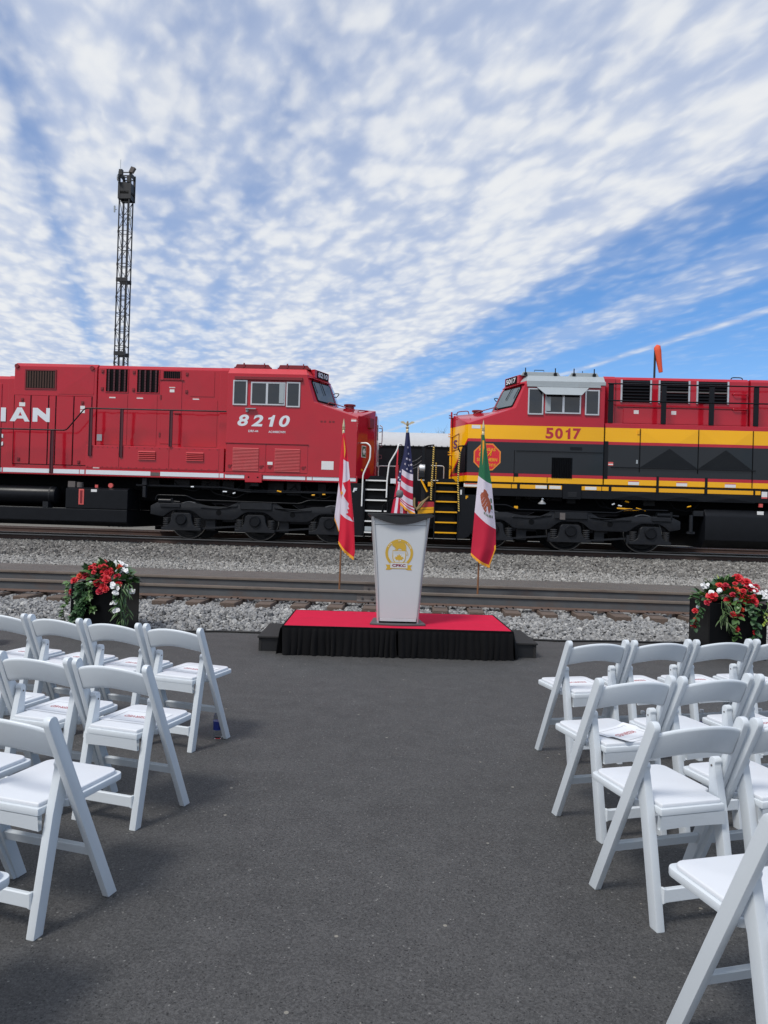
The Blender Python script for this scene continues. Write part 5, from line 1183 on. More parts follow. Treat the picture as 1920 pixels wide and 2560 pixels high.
# Canada
fc = thing('flag', 'red and white maple leaf flag with gold fringe drooping on its pole', 'flag', (-1.215, FY, FZ), group='flags behind the stage')
flag_base(fc, -1.215, FY, 2.88); spear(fc, -1.222, FY, 2.83)
D = Drape([(0,-1.225,2.87),(.22,-1.205,2.44),(.66,-1.228,1.553),(1,-1.249,1.112)], [(0,-1.195,2.86),(.22,-1.122,2.40),(.66,-1.003,1.43),(.97,-.972,.93),(1,-.985,.86)], FY-.05, .022, 1.6, .4)
part('cloth', D.mesh(26, 50, [(.22,0),(.66,1),(1,0)]), [CRD, CW], fc, smooth=80)
part('fringe', fringe_strip(D, lambda u: (u, 1.0), 40, .05), FRINGE, fc, smooth=60)
lf = [(1.0,.345),(.62,.37),(.05,.405),(.46,.445),(.22,.50),(.70,.535),(.62,.555),(.70,.575),(.52,.585),(.62,.605),(.42,.625),(.72,.632),(.98,.66),(1.0,.60)]
def on_drape(D, pts, off=.005):
    q = []
    n = len(pts)
    for i in range(n):
        a, b = Vector(pts[i]), Vector(pts[(i+1) % n])
        for k in range(5): q.append(a.lerp(b, k/5))
    c = sum((Vector(p) for p in pts), Vector((0,0)))/n
    return q
def patch(D, inside, nu, nt_, t0, t1, a0=0.0, a1=1.0, off=.006):
    """the cells of the cloth whose centre is inside a drawn figure, lifted just off it"""
    mb = MB(); 
    for j in range(nt_):
        for i in range(nu):
            aa, tt = a0+(a1-a0)*(i+.5)/nu, t0+(t1-t0)*(j+.5)/nt_
            if inside(aa, tt):
                A0, A1 = a0+(a1-a0)*i/nu, a0+(a1-a0)*(i+1)/nu; T0, T1 = t0+(t1-t0)*j/nt_, t0+(t1-t0)*(j+1)/nt_
                mb.add([D.at(A0,T0,off), D.at(A1,T0,off), D.at(A1,T1,off), D.at(A0,T1,off)], [[0,1,2,3]])
    return mb
def pip(poly):
    def f(x, y):
        c = False; n = len(poly)
        for i in range(n):
            (x0, y0), (x1, y1) = poly[i], poly[i-1]
            if (y0 > y) != (y1 > y) and x < (x1-x0)*(y-y0)/(y1-y0)+x0: c = not c
        return c
    return f
part('leaf_print', patch(D, pip(lf), 60, 150, .33, .67), CRD, fc, smooth=80)
D1 = Drape([(0,-1.235,2.86),(.3,-1.268,2.40),(.55,-1.272,2.08),(1,-1.225,1.80)], [(0,-1.20,2.87),(.3,-1.185,2.45),(1,-1.205,1.82)], FY-.035, .015, 1, 0, .02)
part('hoist_fold', D1.mesh(10, 24, [(1,0)]), [CRD], fc, smooth=80)
D2 = Drape([(0,-1.272,2.12),(.62,-1.330,1.50),(1,-1.250,1.28)], [(0,-1.215,2.12),(1,-1.215,1.25)], FY+.01, .015, 1.0, 0, .02)
part('fly_fold', D2.mesh(10, 24, [(1,0)]), [CW], fc, smooth=80); part('fringe', fringe_strip(D2, lambda u: (0, .58+.42*u), 16, .035), FRINGE, fc)
part('fringe', MB().grid(lambda a, b: (lerp_poly([(0,-1.212,2.80),(.4,-1.197,2.62),(1,-1.188,2.45)], b)[0]+.022*a*math.sin(math.pi*b), FY-.085, lerp_poly([(0,-1.212,2.80),(.4,-1.197,2.62),(1,-1.188,2.45)], b)[1]), 2, 12), FRINGE, fc)
part('fringe', MB().box(-1.232,-1.202,FY-.062,FY-.052,1.87,1.915), FRINGE, fc)
# Mexico
fm = thing('flag', 'green, white and red flag with brown eagle emblem drooping on its pole', 'flag', (1.025, FY, FZ), group='flags behind the stage')
flag_base(fm, 1.025, FY, 2.90); spear(fm, 1.042, FY, 2.86)
D = Drape([(0,1.025,2.895),(.30,.980,2.235),(.64,.937,1.643),(1,.897,.99)], [(0,1.06,2.89),(.30,1.197,2.104),(.64,1.286,1.379),(.92,1.293,1.06),(1,1.205,.80)], FY-.05, .018, 1.1, 1.2, .07)
part('cloth', D.mesh(26, 50, [(.30,0),(.64,1),(1,2)]), [CGR, CW, CRU], fm, smooth=80)
part('fringe', fringe_strip(D, lambda u: (u, 1.0), 40, .045), FRINGE, fm, smooth=60); part('fringe', fringe_strip(D, lambda u: (1.0, .86+.14*u), 14, .028, -.9), FRINGE, fm)
part('fringe', MB().grid(lambda a, b: (1.027+.028*a+.01*b, FY-.075-.01*b, 2.80-.40*b*(1-.3*a)), 2, 10), FRINGE, fm)
EAG = M('eagle_brown_print', (.32,.075,.035), .7, var=.5, scale=38); GRN2 = M('cactus_green_print', (.06,.13,.07), .7, var=.4, scale=40)
wing = [(.40,.375),(.55,.372),(.62,.385),(.70,.395),(.66,.415),(.76,.43),(.82,.46),(.80,.50),(.74,.53),(.68,.545),(.62,.515),(.58,.50),(.56,.53),(.50,.555),(.40,.545),(.30,.525),(.24,.49),(.20,.45),(.26,.42),(.36,.405)]
part('eagle_print', patch(D, pip(wing), 70, 110, .36, .57), EAG, fm, smooth=80)
part('feather_print', patch(D, lambda a, t: (abs(((a*3+t*9) % .36)-.18) < .016 and .28 < a < .60 and .44 < t < .54) or (.56 < a < .62 and .50 < t < .545), 90, 90, .43, .56, off=.008), CW, fm)
part('garland_print', patch(D, lambda a, t: (abs(t-(.565-.02*abs(a-.62)-.028*a+.02)) < .010 and .40 < a < .88 and int(a*24) % 2 == 0) or (.82 < a < .90 and .40 < t < .52 and int(t*60) % 3), 70, 80, .38, .60, off=.007), GRN2, fm)
# United States
fu = thing('flag', 'stars and stripes flag with gold fringe and eagle finial behind the lectern', 'flag', (-.185, FY, FZ), group='flags behind the stage')
flag_base(fu, -.185, FY, 2.90)
part('finial', MB().lathe([(.017,0),(.021,.02),(.021,.09),(.014,.10),(.028,.115),(.028,.13),(.014,.14),(.012,.15)], (-.185, FY, 2.86), 'z', 14), BRASS, fu, smooth=50)
eg = MB()
eg.tube([(-.185,FY-.005,3.00),(-.186,FY-.012,3.04),(-.184,FY-.02,3.07),(-.180,FY-.04,3.085)], [.012,.022,.016,.007], 8)
for s in (-1, 1):
    w0 = [(.01,3.025),(.035,3.062),(.065,3.085),(.095,3.085),(.118,3.072),(.100,3.066),(.105,3.055),(.082,3.058),(.080,3.045),(.058,3.05),(.05,3.035),(.03,3.035),(.014,3.01)]
    eg.prism([(-.185+s*x, z) for x, z in w0], FY-.008, FY+.004)
part('eagle', eg, BRASS, fu, smooth=30)
D = Drape([(0,-.205,2.895),(.33,-.249,2.35),(.70,-.275,1.86),(1,-.268,1.78)], [(0,-.150,2.90),(.33,-.072,2.27),(.70,-.060,1.72),(1,-.018,1.60)], FY-.055, .026, 1.4, .8, .06)
nb = 9; bands = [(.36,0)]+[(.36+.64*(k+1)/nb, 1 if k % 2 == 0 else 2) for k in range(nb)]
part('cloth', D.mesh(28, 72, bands), [CNV, CW, CRU], fu, smooth=80)
part('fringe', fringe_strip(D, lambda u: (u, 1.0), 30, .045), FRINGE, fu)
D3 = Drape([(0,-.225,2.60),(.4,-.312,2.20),(.6,-.340,2.03),(1,-.435,1.45)], [(0,-.195,2.60),(.5,-.20,2.1),(1,-.16,1.45)], FY-.01, .02, 1.5, .2, .03)
part('fly_fold', MB().grid(lambda a, b: D3.at(a, b), 20, 30, lambda i, j: 0 if j < 15 else (1 if (i//4) % 2 else 2)), [CNV, CW, CRU], fu, smooth=80)
D4 = Drape([(0,-.18,1.72),(1,-.20,1.45)], [(0,-.03,1.68),(1,-.03,1.45)], FY, .02, 1.5, .2, .03)
part('fly_fold', MB().grid(lambda a, b: D4.at(a, b), 20, 10, lambda i, j: 1 if (i//5) % 2 else 2), [CNV, CW, CRU], fu, smooth=80)
def star(cx, ct, D, r=.024, off=.008):
    c = Vector(D.at(cx, ct, off)); ty = (Vector(D.at(min(1,cx+.05), ct, off))-Vector(D.at(max(0,cx-.05), ct, off))).normalized(); tz = Vector((.15,0,1)).normalized()
    return [tuple(c+ty*(r if k % 2 == 0 else r*.42)*math.sin(k*math.pi/5)+tz*(r if k % 2 == 0 else r*.42)*math.cos(k*math.pi/5)) for k in range(10)]
sm = MB()
for a, t in ((.55,.13),(.62,.185),(.42,.235),(.75,.235),(.25,.29),(.62,.285),(.88,.275),(.45,.325),(.80,.330)): sm.add(star(a, t, D), [list(range(10))])
for a, t in ((.15,.33),(.55,.36),(.10,.43),(.35,.46),(.20,.52)): sm.add(star(a, t, D3, .022), [list(range(10))])
part('stars', sm, CW, fu)
# ================================================================== PLANTERS
PLB = M('black_planter_gloss', (.003,.0034,.0042), .35, var=.2, scale=3, spec=.15)
SOIL = M('dark_soil', (.02,.016,.012), .95)
LEAFD = M('ivy_leaf', (.045,.105,.042), .42, var=.35, scale=22); LEAFM = M('mid_green_leaf', (.085,.165,.050), .42, var=.35, scale=22); LEAFL = M('lime_leaf', (.24,.32,.05), .45, var=.3, scale=22); GRASSG = M('grass_blade', (.07,.12,.04), .5, var=.3, scale=25)
ROSE = M('rose_petal', (.55,.012,.022), .55, var=.35, scale=40); CRIM = M('crimson_petal', (.42,.008,.030), .55, var=.35, scale=40); ORGP = M('orange_red_petal', (.62,.055,.022), .55, var=.3, scale=40); WPET = M('white_petal', (.80,.80,.80), .55, var=.06, scale=40)
def leaf_mesh(name, kind):
    mb = MB()
    if kind == 'ivy': out = [(0,0),(.35,-.08),(.55,.10),(.36,.30),(.52,.62),(.22,.60),(0,1.0)]
    elif kind == 'oval': out = [(0,0),(.20,.15),(.34,.40),(.28,.70),(.10,.93),(0,1.0)]
    else: out = [(0,0),(.05,.2),(.06,.5),(.04,.8),(0,1.0)]
    fold = .18
    drop = (lambda y: -.25*y*y) if kind != 'blade' else (lambda y: -.55*y*y)
    mid = [(0, y, drop(y)) for x, y in out]
    for s in (-1, 1):
        vs = mid + [(s*x, y, drop(y)+fold*x) for x, y in out]; n = len(out)
        mb.add(vs, [[k, k+1, n+k+1, n+k] for k in range(n-1)])
    me = mb.mesh(name, smooth=60, recalc=False)
    return me
def flower_mesh(name, rings, cup, r):
    mb = MB()
    for q, (rr, n, lift, tilt) in enumerate(rings):
        for k in range(n):
            an = 2*math.pi*(k+.5*(q % 2))/n
            def fn(a, b, an=an, rr=rr, lift=lift, tilt=tilt, n=n):
                w = (a-.5)*2.3/n*math.pi*(.55+.6*math.sin(math.pi*min(1, b*.85+.12)))
                rad = rr*b*math.cos(tilt); z = lift+rr*b*math.sin(tilt)-.15*rr*b*b+.10*rr*math.sin(math.pi*a)*-1
                return (rad*math.cos(an+w)*r, rad*math.sin(an+w)*r, z*r)
            mb.grid(fn, 3, 3)
    return mb.mesh(name, smooth=80, recalc=False)
ME = {}
for k in ('ivy','oval','blade'): ME[k] = leaf_mesh('leaf_'+k, k)
ROSE_R = [(1.0,5,0,.15),(.85,5,.12,.55),(.62,4,.22,.95),(.40,3,.30,1.25)]
def mesh_with(base, mat):
    m = base.copy(); m.materials.clear(); m.materials.append(mat); return m
rose0 = flower_mesh('rose', ROSE_R, 0, 1.0); phlox0 = flower_mesh('blossom', [(1.0,5,0,.25)], 0, 1.0); daisy0 = flower_mesh('daisy', [(1.0,9,0,.2),(.5,6,.05,.7)], 0, 1.0)
BL = {('leaf',k,m.name): mesh_with(ME[k], m) for k in ME for m in (LEAFD, LEAFM, LEAFL, GRASSG)}
FLM = {'rose': mesh_with(rose0, ROSE), 'crimson': mesh_with(rose0, CRIM), 'orange': mesh_with(rose0, ORGP), 'white': mesh_with(phlox0, WPET), 'daisy': mesh_with(daisy0, WPET)}
def put(me, root, name, p, sc, d, roll=0):
    """local +Y (leaf tip) or +Z (flower face) is turned along d"""
    o = link(name, me, [], root, p); o.scale = (sc, sc, sc)
    q = Vector(d).to_track_quat('Y' if name == 'leaf' else 'Z', 'Z' if name == 'leaf' else 'Y')
    o.rotation_mode = 'QUATERNION'; o.rotation_quaternion = q @ Euler((0, roll, 0) if name == 'leaf' else (0, 0, roll)).to_quaternion()
    return o
def planter(x0, x1, y0, h, label):
    s = x1-x0; p = thing('planter', label, 'planter', ((x0+x1)/2, y0+s/2, 0)); t = .03
    part('box', MB().box(x0, x1, y0, y0+t, 0, h).box(x0, x1, y0+s-t, y0+s, 0, h).box(x0, x0+t, y0+t, y0+s-t, 0, h).box(x1-t, x1, y0+t, y0+s-t, 0, h), PLB, p, bevel=.004, seg=1)
    part('soil', MB().box(x0+t, x1-t, y0+t, y0+s-t, .02, h-.06), SOIL, p)
    return p
planter(-4.13, -3.52, 8.75, .615, 'glossy black square planter beside the chairs of the red locomotive side')
planter(3.44, 4.09, 8.75, .645, 'glossy black square planter beside the chairs of the striped locomotive side')
def arrangement(cx, cy, zt, hw_, label, seed, flowers, trails, lime, clusters):
    rg = random.Random(seed); t = thing('flower_arrangement', label, 'flowers', (cx, cy, zt-.06))
    # mound of foliage
    for k in range(175):
        an = rg.uniform(0, 6.283); rr = rg.random()**.55; x = rr*math.cos(an)*hw_*1.12; y = rr*math.sin(an)*hw_*1.0
        z = .07+.23*(1-rr*rr)*rg.uniform(.35,1.0)
        d = (x*1.2+rg.uniform(-.2,.2), y*1.2+rg.uniform(-.25,.15), .25+rg.uniform(-.1,.4)-.25*rr)
        kd = rg.choice(('ivy','oval','oval')); m = rg.choice((LEAFD,LEAFM,LEAFM,LEAFD,LEAFL if rg.random() < lime else LEAFM))
        put(BL[('leaf',kd,m.name)], t, 'leaf', (x, y, z), rg.uniform(.085,.145), d, rg.uniform(-.6,.6))
    for k in range(26):
        an = rg.uniform(0, 6.283); x, y = math.cos(an)*hw_*.55*rg.random(), math.sin(an)*hw_*.5*rg.random()
        put(BL[('leaf','blade',(LEAFL if rg.random() < .35 else GRASSG).name)], t, 'leaf', (x, y, .12), rg.uniform(.16,.26), (x*2+rg.uniform(-.3,.3), y*2-.1, .8), rg.uniform(-1,1))
    # trailing stems over the front and the sides
    for (x, y, ln, dx, kd, m, rs, sz) in trails:
        n = max(3, int(ln/.030)); st_ = []
        for k in range(n+1):
            s = k/n; px = x+dx*s+.02*math.sin(s*9+x*20); pz = .07+.05*math.sin(math.pi*min(1,s*3))-ln*s; py = y-.035*math.sin(s*3)
            st_.append((px, py, pz))
            if k:
                for q in range(2):
                    put(BL[('leaf',kd,m.name)], t, 'leaf', (px, py-.01, pz), sz*rg.uniform(.7,1.15), (rg.uniform(-.9,.9), -.45+rg.uniform(-.3,.1), rg.uniform(-.7,.25)), rg.uniform(-.5,.5))
                if rs and k % rs == 0: put(FLM[rs_kind(kd, rg)], t, 'rose', (px+rg.uniform(-.02,.02), py-.05, pz), rg.uniform(.038,.055), (rg.uniform(-.3,.3), -1, .25), rg.uniform(0,3))
        part('stem', MB().tube(st_, .004, 4), LEAFM, t, True)
    for (kind, x, y, z, r) in flowers:
        nm = 'rose' if kind in ('rose','crimson','orange') else 'blossom'
        put(FLM[kind], t, nm, (x, y, z), r*.84, (x*.7+rg.uniform(-.25,.25), -.75+rg.uniform(-.2,.2), .65+rg.uniform(-.2,.25)), rg.uniform(0, 3))
    for k in range(12):
        an = rg.uniform(-2.6, -.5); rr = rg.uniform(.45,1.0); x, y = math.cos(an)*hw_*1.05*rr, math.sin(an)*hw_*rr
        put(FLM[rg.choice(('rose','crimson','rose'))], t, 'rose', (x, y-.04, .10+.20*(1-rr*rr)+rg.uniform(0,.05)), rg.uniform(.028,.042), (x, y-.2, .5), rg.uniform(0, 3))
    for (x, y, z, n, sp, r) in clusters:
        for k in range(n):
            put(FLM['white'], t, 'blossom', (x+rg.gauss(0,sp), y+rg.gauss(0,sp*.5), z+rg.gauss(0,sp*.55)), r*rg.uniform(.8,1.2), (rg.uniform(-.5,.5), -.8, rg.uniform(.1,.8)), rg.uniform(0, 3))
    return t
def rs_kind(kd, rg): return 'rose' if rg.random() < .7 else 'orange'
# planter beside the red locomotive's chairs; positions from the middle of its rim (front face y = -.31)
fl = [('crimson',-.04,.0,.30,.06),('crimson',-.10,-.12,.20,.065),('crimson',-.02,-.1,.24,.055),('orange',-.25,-.2,.14,.06),('crimson',-.17,-.22,.15,.06),('rose',.05,-.2,.20,.062),('rose',.12,-.24,.19,.062),('rose',.08,-.28,.14,.065),('rose',.13,-.31,.125,.07),('rose',.02,-.33,.08,.065),('rose',.10,-.35,.045,.06),('rose',.14,-.36,.01,.055),('crimson',.07,-.36,-.015,.06),('rose',-.30,-.24,.09,.06),('crimson',.22,-.22,.16,.055),('rose',.27,-.30,.07,.06),('crimson',-.40,-.1,-.06,.05),('rose',-.38,-.12,-.36,.04),('orange',.18,-.05,.26,.05)]
tr_ = [(-.17,-.33,.44,-.06,'ivy',LEAFD,0,.085),(-.11,-.34,.42,-.02,'ivy',LEAFD,0,.085),(-.05,-.34,.30,.02,'ivy',LEAFM,0,.08),(-.15,-.345,.50,.03,'ivy',LEAFD,0,.075),(-.38,-.2,.55,-.04,'ivy',LEAFM,0,.06),(.27,-.335,.30,.03,'oval',LEAFD,0,.08),(.31,-.33,.46,.02,'blade',LEAFM,0,.12),(.34,-.2,.42,.03,'blade',LEAFM,0,.12),(.33,-.25,.50,.0,'blade',LEAFD,0,.12)]
cl = [(.10,.05,.30,12,.030,.026),(.17,0,.27,14,.032,.026),(.24,-.1,.22,9,.03,.026),(.27,-.41,.06,8,.022,.027),(.29,-.42,-.02,6,.018,.027),(.28,-.42,-.13,5,.016,.027),(.30,-.42,-.22,5,.014,.027),(.41,-.2,-.02,4,.014,.025),(-.08,-.3,.06,5,.03,.022)]
arrangement(-3.825, 9.055, .615, .30, 'mixed bouquet of red roses, white blossoms and trailing ivy', 3, fl, tr_, .35, cl)
fl = [('rose',.12,.0,.33,.085),('rose',.20,-.05,.29,.08),('orange',-.14,-.12,.24,.07),('rose',-.08,-.16,.23,.07),('orange',.01,-.20,.20,.075),('rose',-.28,-.25,.13,.085),('rose',.07,-.32,.11,.095),('rose',.16,-.33,.09,.085),('crimson',.24,-.18,.20,.06),('crimson',.29,-.1,.24,.06),('rose',-.13,-.30,.10,.045),('crimson',-.11,-.32,.06,.04),('rose',-.03,-.34,.05,.05),('orange',.02,-.36,-.0,.04),('rose',-.08,-.38,-.06,.055),('crimson',.0,-.37,-.08,.05),('rose',-.05,-.38,-.22,.055),('rose',.18,-.38,-.26,.05),('rose',-.45,-.2,-.05,.045),('orange',-.44,-.22,-.15,.045),('rose',-.47,-.22,-.22,.045),('crimson',.16,-.38,-.38,.04),('crimson',-.34,-.28,.06,.05)]
tr_ = [(-.04,-.35,.40,-.02,'oval',LEAFM,0,.085),(.12,-.35,.42,.06,'oval',LEAFD,0,.095),(.30,-.35,.22,-.04,'oval',LEAFL,0,.05),(-.40,-.2,.30,-.07,'oval',LEAFD,0,.075),(.38,-.2,.20,.02,'ivy',LEAFM,0,.07),(-.16,-.35,.24,-.02,'blade',GRASSG,0,.16),(-.20,-.35,.20,.0,'blade',GRASSG,0,.16),(.20,-.35,.12,.02,'oval',LEAFM,0,.06)]
cl = [(.27,-.20,.18,26,.035,.018),(.34,-.22,.15,30,.038,.018),(.38,-.25,.11,20,.03,.018),(.20,-.15,.24,12,.03,.018),(-.30,-.1,.24,8,.03,.022),(-.17,-.22,.19,5,.015,.026),(-.30,-.25,.18,5,.018,.026),(-.41,-.2,.0,3,.012,.022),(-.02,-.3,.10,4,.012,.02)]
ar = arrangement(3.765, 9.075, .645, .32, 'mixed bouquet of large red roses, white hydrangea and trailing rose stems', 8, fl, tr_, .25, cl)
put(FLM['daisy'], ar, 'blossom', (-.0,-.32,.10), .05, (0,-1,.5))

# ================================================================== CHAIRS
def chair_proto():
    c = thing('folding_chair', '', 'chair')
    tl = .35/.79
    def post(s):
        u = Vector((tl, -1)).normalized(); nv = Vector((u.y, -u.x)); w = .0245      # (y,z) plane
        top = Vector((.012, .768)); pts = []
        for k in range(9):
            a = math.pi*k/8; pts.append(top + nv*w*math.cos(a) - u*w*math.sin(a))
        b0 = top-nv*w; b1 = top+nv*w
        pts += [b0+u*(b0.y/-u.y), b1+u*(b1.y/-u.y)]
        mb = MB().prism([(p.x, p.y) for p in pts], s*.188, s*.217, 'x')
        mb.v = [(x+s*.020*(1-z/.79), y, z) for x, y, z in mb.v]      # splayed a little towards the feet
        return mb
    for s in (-1, 1):
        part('back_post', post(s), CHAIRW, c, True, bevel=.0045, seg=2, smooth=50)
        lg = [(.098,.575),(.092,.590),(.100,.603),(.113,.607),(.125,.602),(.132,.588),(.128,.47),(.110,.42),(.030,0),(-.018,0),(.060,.42)]
        part('leg', MB().prism(lg, s*.150, s*.1855, 'x'), CHAIRW, c, True, bevel=.005, seg=2, smooth=50)
        part('pivot_bolt', MB().cyl((s*.149,.113,.570), (s*.1475,.113,.570), .0045, 10), PLATE, c, True)
    def slat(a, b, o):
        x = -.189+.378*a; arch = math.sin(math.pi*a)
        z0, z1 = .628+.030*arch**1.1, .745+.033*arch**.8
        z = z0+(z1-z0)*b; y = (.79-z)*tl-.010-.030*arch+o
        return (x, y, z)
    mb = MB(); nu, nv_ = 18, 5
    BR = [0, .05, .13, .87, .95, 1]; RM = [0, .009, .011, .011, .009, 0]
    mb.grid(lambda a, b: slat(a, BR[round(b*5)], -RM[round(b*5)]), nu, nv_); mb.grid(lambda a, b: slat(1-a, BR[round(b*5)], RM[round(b*5)]), nu, nv_)
    k = (nu+1)*(nv_+1)
    for j in (0, nv_):
        for i in range(nu):
            q0, q1 = j*(nu+1)+i, j*(nu+1)+i+1; r0, r1 = k+j*(nu+1)+nu-i, k+j*(nu+1)+nu-i-1
            mb.f.append([q0, q1, r1, r0]); mb.mi.append(0)
    part('back_slat', mb, CHAIRW, c, True, smooth=75)
    def rounded(hw0, hw1, y0, y1, r, ys):
        p = [(-hw0, y0), (hw0, y0), (hw0, ys), (hw1, ys+.02)]
        for q in range(6): a = R(q*18); p.append((hw1-r+r*math.cos(a), y1-r+r*math.sin(a)))
        for q in range(6): a = R(90+q*18); p.append((-hw1+r+r*math.cos(a), y1-r+r*math.sin(a)))
        return p+[(-hw1, ys+.02), (-hw0, ys)]
    part('seat', MB().prism(rounded(.147,.186,.028,.475,.035,.125), .418, .446, 'z'), CHAIRW, c, True, bevel=.006, seg=2, smooth=50)
    part('seat_pad', MB().prism(rounded(.138,.172,.040,.458,.040,.13), .444, .462, 'z'), PADW, c, True, bevel=.007, seg=3, smooth=60)
    def apron(a, b, o): x = -.149+.298*a; return (x, .034+o, .420-.055*b+.004*b*math.sin(math.pi*a))
    mb = MB(); mb.grid(lambda a, b: apron(a, b, -.010+.006*b), 10, 3); mb.grid(lambda a, b: apron(a, b, .012), 10, 3)
    mb.grid(lambda a, b: apron(a, 1, -.004+.016*b), 10, 1)
    part('apron', mb, CHAIRW, c, True, smooth=60)
    part('stretcher', MB().prism([(-.151,.094),(-.135,.100),(.135,.100),(.151,.094),(.151,.160),(.135,.154),(-.135,.154),(-.151,.160)], -.002, .018), CHAIRW, c, True, bevel=.004, seg=1)
    yq = (.79-.215)*tl
    part('stretcher', MB().prism([(yq-.020,.232),(yq-.004,.240),(yq+.016,.197),(yq,.189)], -.204, .204, 'x'), CHAIRW, c, True, bevel=.003, seg=1)
    return c
proto = chair_proto(); used = [False]
def put_chair(cx, cy, ang, label):
    o = proto if not used[0] else copy_tree(proto); used[0] = True
    o.location = (cx, cy, 0); o.rotation_euler = (0, 0, ang); o['label'] = label; o['category'] = 'chair'; o['group'] = 'white folding chairs facing the stage'
    return o
RESM = {}
def paper(cx, cy, ang, fx, fy, twist, label, bend=0, lines=True):
    """letter sheet lying on a chair seat; its printing reads from the stage side"""
    loc = Vector((cx, cy, .4625)) + Matrix.Rotation(ang, 3, 'Z') @ Vector((fx, fy, 0))
    p = thing('reserved_sheet', label, 'paper', tuple(loc), ang+twist, 'RESERVED sheets on the chair seats')
    key = bend
    if key not in RESM:
        hgt = lambda x, y: .0012+bend*.016*max(0, (abs(x)-.07)/.08)**2*(1 if x*y > 0 else .3)
        sh = MB().grid(lambda a, b: (-.14+.28*a, -.108+.216*b, hgt(-.14+.28*a, -.108+.216*b)), 12, 8)
        fr = MB()
        for x0, x1, y0, y1 in ((-.112,.112,-.082,-.0795),(-.112,.112,.0795,.082),(-.112,-.1095,-.0795,.0795),(.1095,.112,-.0795,.0795)):
            fr.grid(lambda a, b: (x0+(x1-x0)*a, y0+(y1-y0)*b, hgt(x0+(x1-x0)*a, y0+(y1-y0)*b)+.0008), 8, 2)
        pl = lambda u, v_: (-u, -v_, hgt(-u, -v_)+.0009)            # turned to face the stage
        tx1 = text_mb('RESERVED', -.075, .075, -.012, .020, pl, .0)
        tx2 = text_mb('Invited Guest', -.05, .05, .088, .098, pl)
        RESM[key] = (sh.mesh('sheet', smooth=60), fr.mesh('border'), tx1.mesh('print'), None)
    sh, fr, tx1, tx2 = RESM[key]
    link('sheet', sh, PAPER, p); link('border', fr, INKG, p); link('lettering', tx1, INKR, p)
    nb_ = MB().add([(x, y, .0022) for x, y in ((-.045,-.099),(.045,-.099),(.045,-.091),(-.045,-.091))], [[0,1,2,3]]) if False else None
    return p
SIDES = {'L': ('red locomotive side', 1), 'R': ('striped locomotive side', -1)}
ROWS = ['front row', 'second row', 'third row', 'fourth row']; SEATS = ['aisle seat', 'second seat from aisle', 'third seat from aisle', 'fourth seat from aisle']
aL, aR = R(-14.5), R(14.5)
# aisle-end back corner of each row, and how many chairs of it show
LROW = [((-1.345,4.665),4,-14.5,.462),((-1.262,3.505),3,-13.5,.455),((-1.272,2.585),2,-13.0,.455),((-1.25,1.70),1,-13.0,.455)]
RROW = [((.975,4.71),4,15.0,.455),((.895,3.615),3,16.0,.455),((.915,2.855),2,16.0,.455),((.945,1.985),1,15.0,.455)]
PAPERS = {('L',0,0):(.0,.27,R(-3),0),('L',0,1):(.0,.275,R(2),0),('L',0,2):(.01,.28,R(-2),0),('L',0,3):(.0,.28,R(3),0),('L',1,0):(.0,.24,R(2),0),('L',1,1):(-.01,.25,R(-3),0),('L',1,2):(.0,.27,R(1),0),
          ('R',0,0):(.0,.28,R(-2),0),('R',0,1):(.0,.29,R(2),0),('R',0,2):(.0,.285,R(-4),0),('R',0,3):(.0,.285,R(1),0),('R',1,0):(.055,.17,R(22),1),('R',1,2):(.02,.25,R(-4),0)}
for key, rows in (('L', LROW), ('R', RROW)):
    side, sg = SIDES[key]
    for r_, ((ax, ay), n, deg, pit) in enumerate(rows):
        an = R(deg); dv = Vector((math.cos(an), math.sin(an)))*(-1 if key == 'L' else 1)
        for k in range(n):
            c = Vector((ax, ay)) + dv*(.217+pit*k)
            turn = R(-1.5 if key == 'L' else 2.5)
            jit = turn + R(random.uniform(-2.0, 2.0))*(k > 0)
            has = (key, r_, k) in PAPERS
            put_chair(c.x, c.y, an+jit, 'white folding chair, %s, %s, %s' % (ROWS[r_], SEATS[k], side))
            if has:
                fx, fy, tw_, bd = PAPERS[(key, r_, k)]
                paper(c.x, c.y, an+jit, fx, fy, tw_, 'RESERVED sheet on chair in %s, %s, %s' % (ROWS[r_], SEATS[k], side), bd)

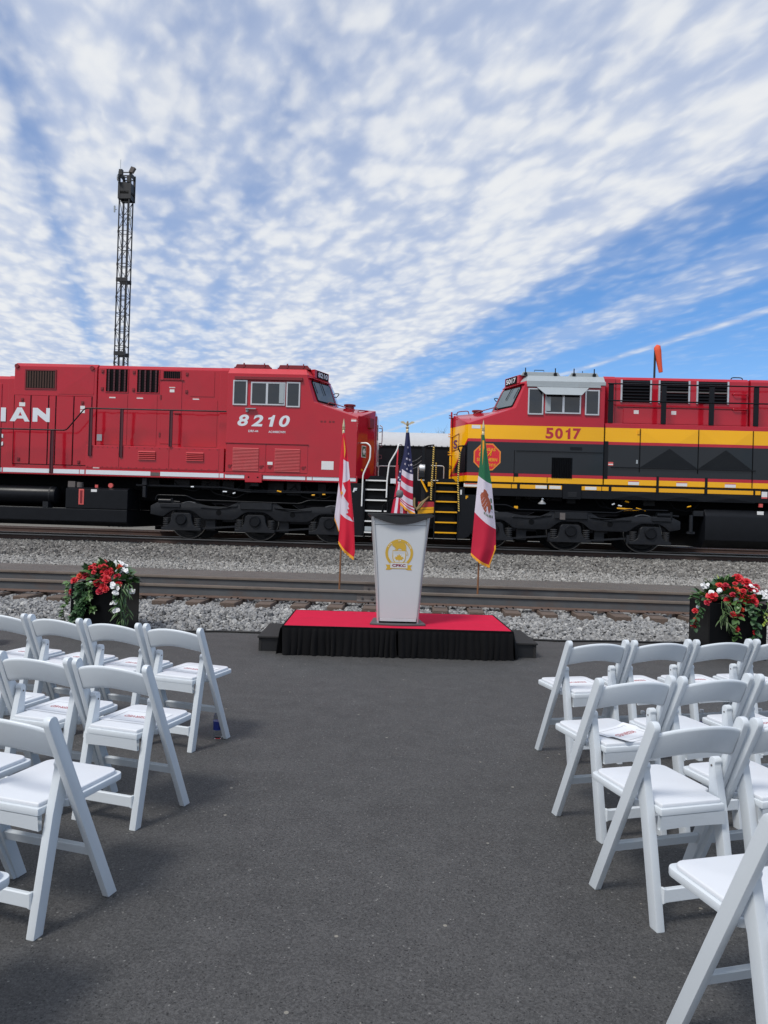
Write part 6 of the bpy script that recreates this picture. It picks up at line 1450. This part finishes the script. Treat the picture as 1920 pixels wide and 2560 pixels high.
# ================================================================== SMALL THINGS
PET = bpy.data.materials.new('clear_plastic'); PET.use_nodes = True
_b = PET.node_tree.nodes['Principled BSDF']; _b.inputs['Transmission Weight'].default_value = 1; _b.inputs['Roughness'].default_value = .06; _b.inputs['IOR'].default_value = 1.2; _b.inputs['Base Color'].default_value = (.86,.9,.92,1)
BLUEL = M('blue_wrapper', (.012,.03,.22), .4, var=.3, scale=40); CAPW = M('white_cap', (.82,.83,.83), .4)
def bottle(x, y, label, i):
    b = thing('water_bottle', label, 'bottle', (x, y, 0), random.uniform(0, 6), 'water bottles on the asphalt')
    part('body', MB().lathe([(.026,.0),(.032,.006),(.032,.03),(.0305,.036),(.032,.042),(.032,.125),(.0305,.132),(.030,.145),(.022,.170),(.0135,.182),(.0125,.192)], (0,0,0), 'z', 20), PET, b, True, smooth=40)
    part('wrapper', MB().lathe([(.0323,.058),(.0326,.06),(.0326,.115),(.0323,.117)], (0,0,0), 'z', 20), BLUEL, b, True, smooth=40)
    part('cap', MB().lathe([(.0145,.187),(.0148,.190),(.0148,.206),(.0135,.208)], (0,0,0), 'z', 16), CAPW, b, True, smooth=40)
for i, (x, y, l) in enumerate(((-1.305,4.99,'blue-labelled water bottle at the foot of the front-row aisle chair, red locomotive side'),(-1.74,5.17,'water bottle before the second front-row chair, red locomotive side'),(-2.19,5.26,'water bottle before the third front-row chair, red locomotive side'),(-2.65,5.36,'water bottle before the fourth front-row chair, red locomotive side'),
                            (1.655,5.36,'water bottle before the second front-row chair, striped locomotive side'),(2.11,5.47,'water bottle before the third front-row chair, striped locomotive side'),(2.57,5.57,'water bottle before the fourth front-row chair, striped locomotive side'))):
    bottle(x, y, l, i)
RUB = M('black_rubber', (.012,.012,.013), .5)
pts = [(x, edge(x)-.07+.03*math.sin(x*3.1)+.02*math.sin(x*7), .014) for x in [-5.5+.12*k for k in range(34)]]
single('cable', MB().tube(pts, .013, 8), RUB, 'black cable lying along the asphalt edge beside the red locomotive side step', 'cable', smooth=60)
pts = [(x, edge(x)-.05+.02*math.sin(x*2.7), .014) for x in [1.5+.12*k for k in range(40)]]
single('cable', MB().tube(pts, .013, 8), RUB, 'black cable along the asphalt edge behind the striped locomotive side chairs', 'cable', smooth=60)
# dark bag that pokes in past the end of the front row
bg_ = thing('equipment_bag', 'black soft equipment bag on the asphalt beyond the front-row chairs', 'bag', (-4.80, 7.95, 0))
part('body', MB().grid(lambda a, b: (-4.80+(.20+.03*math.sin(9*a))*math.cos(2*math.pi*a)*(math.sin(math.pi*(.08+.9*b)))**.4, 7.95+.16*math.sin(2*math.pi*a)*(math.sin(math.pi*(.08+.9*b)))**.4, .005+.36*b+.02*math.sin(14*a+5*b)), 20, 8), RUB, bg_, smooth=60)
part('pocket', MB().box(-4.72,-4.57,7.80,7.95,.08,.24), RUB, bg_, bevel=.03); part('strap', MB().tube([(-4.90,7.95,.34),(-4.84,7.93,.46),(-4.74,7.93,.46),(-4.68,7.95,.34)], .015, 6), RUB, bg_)
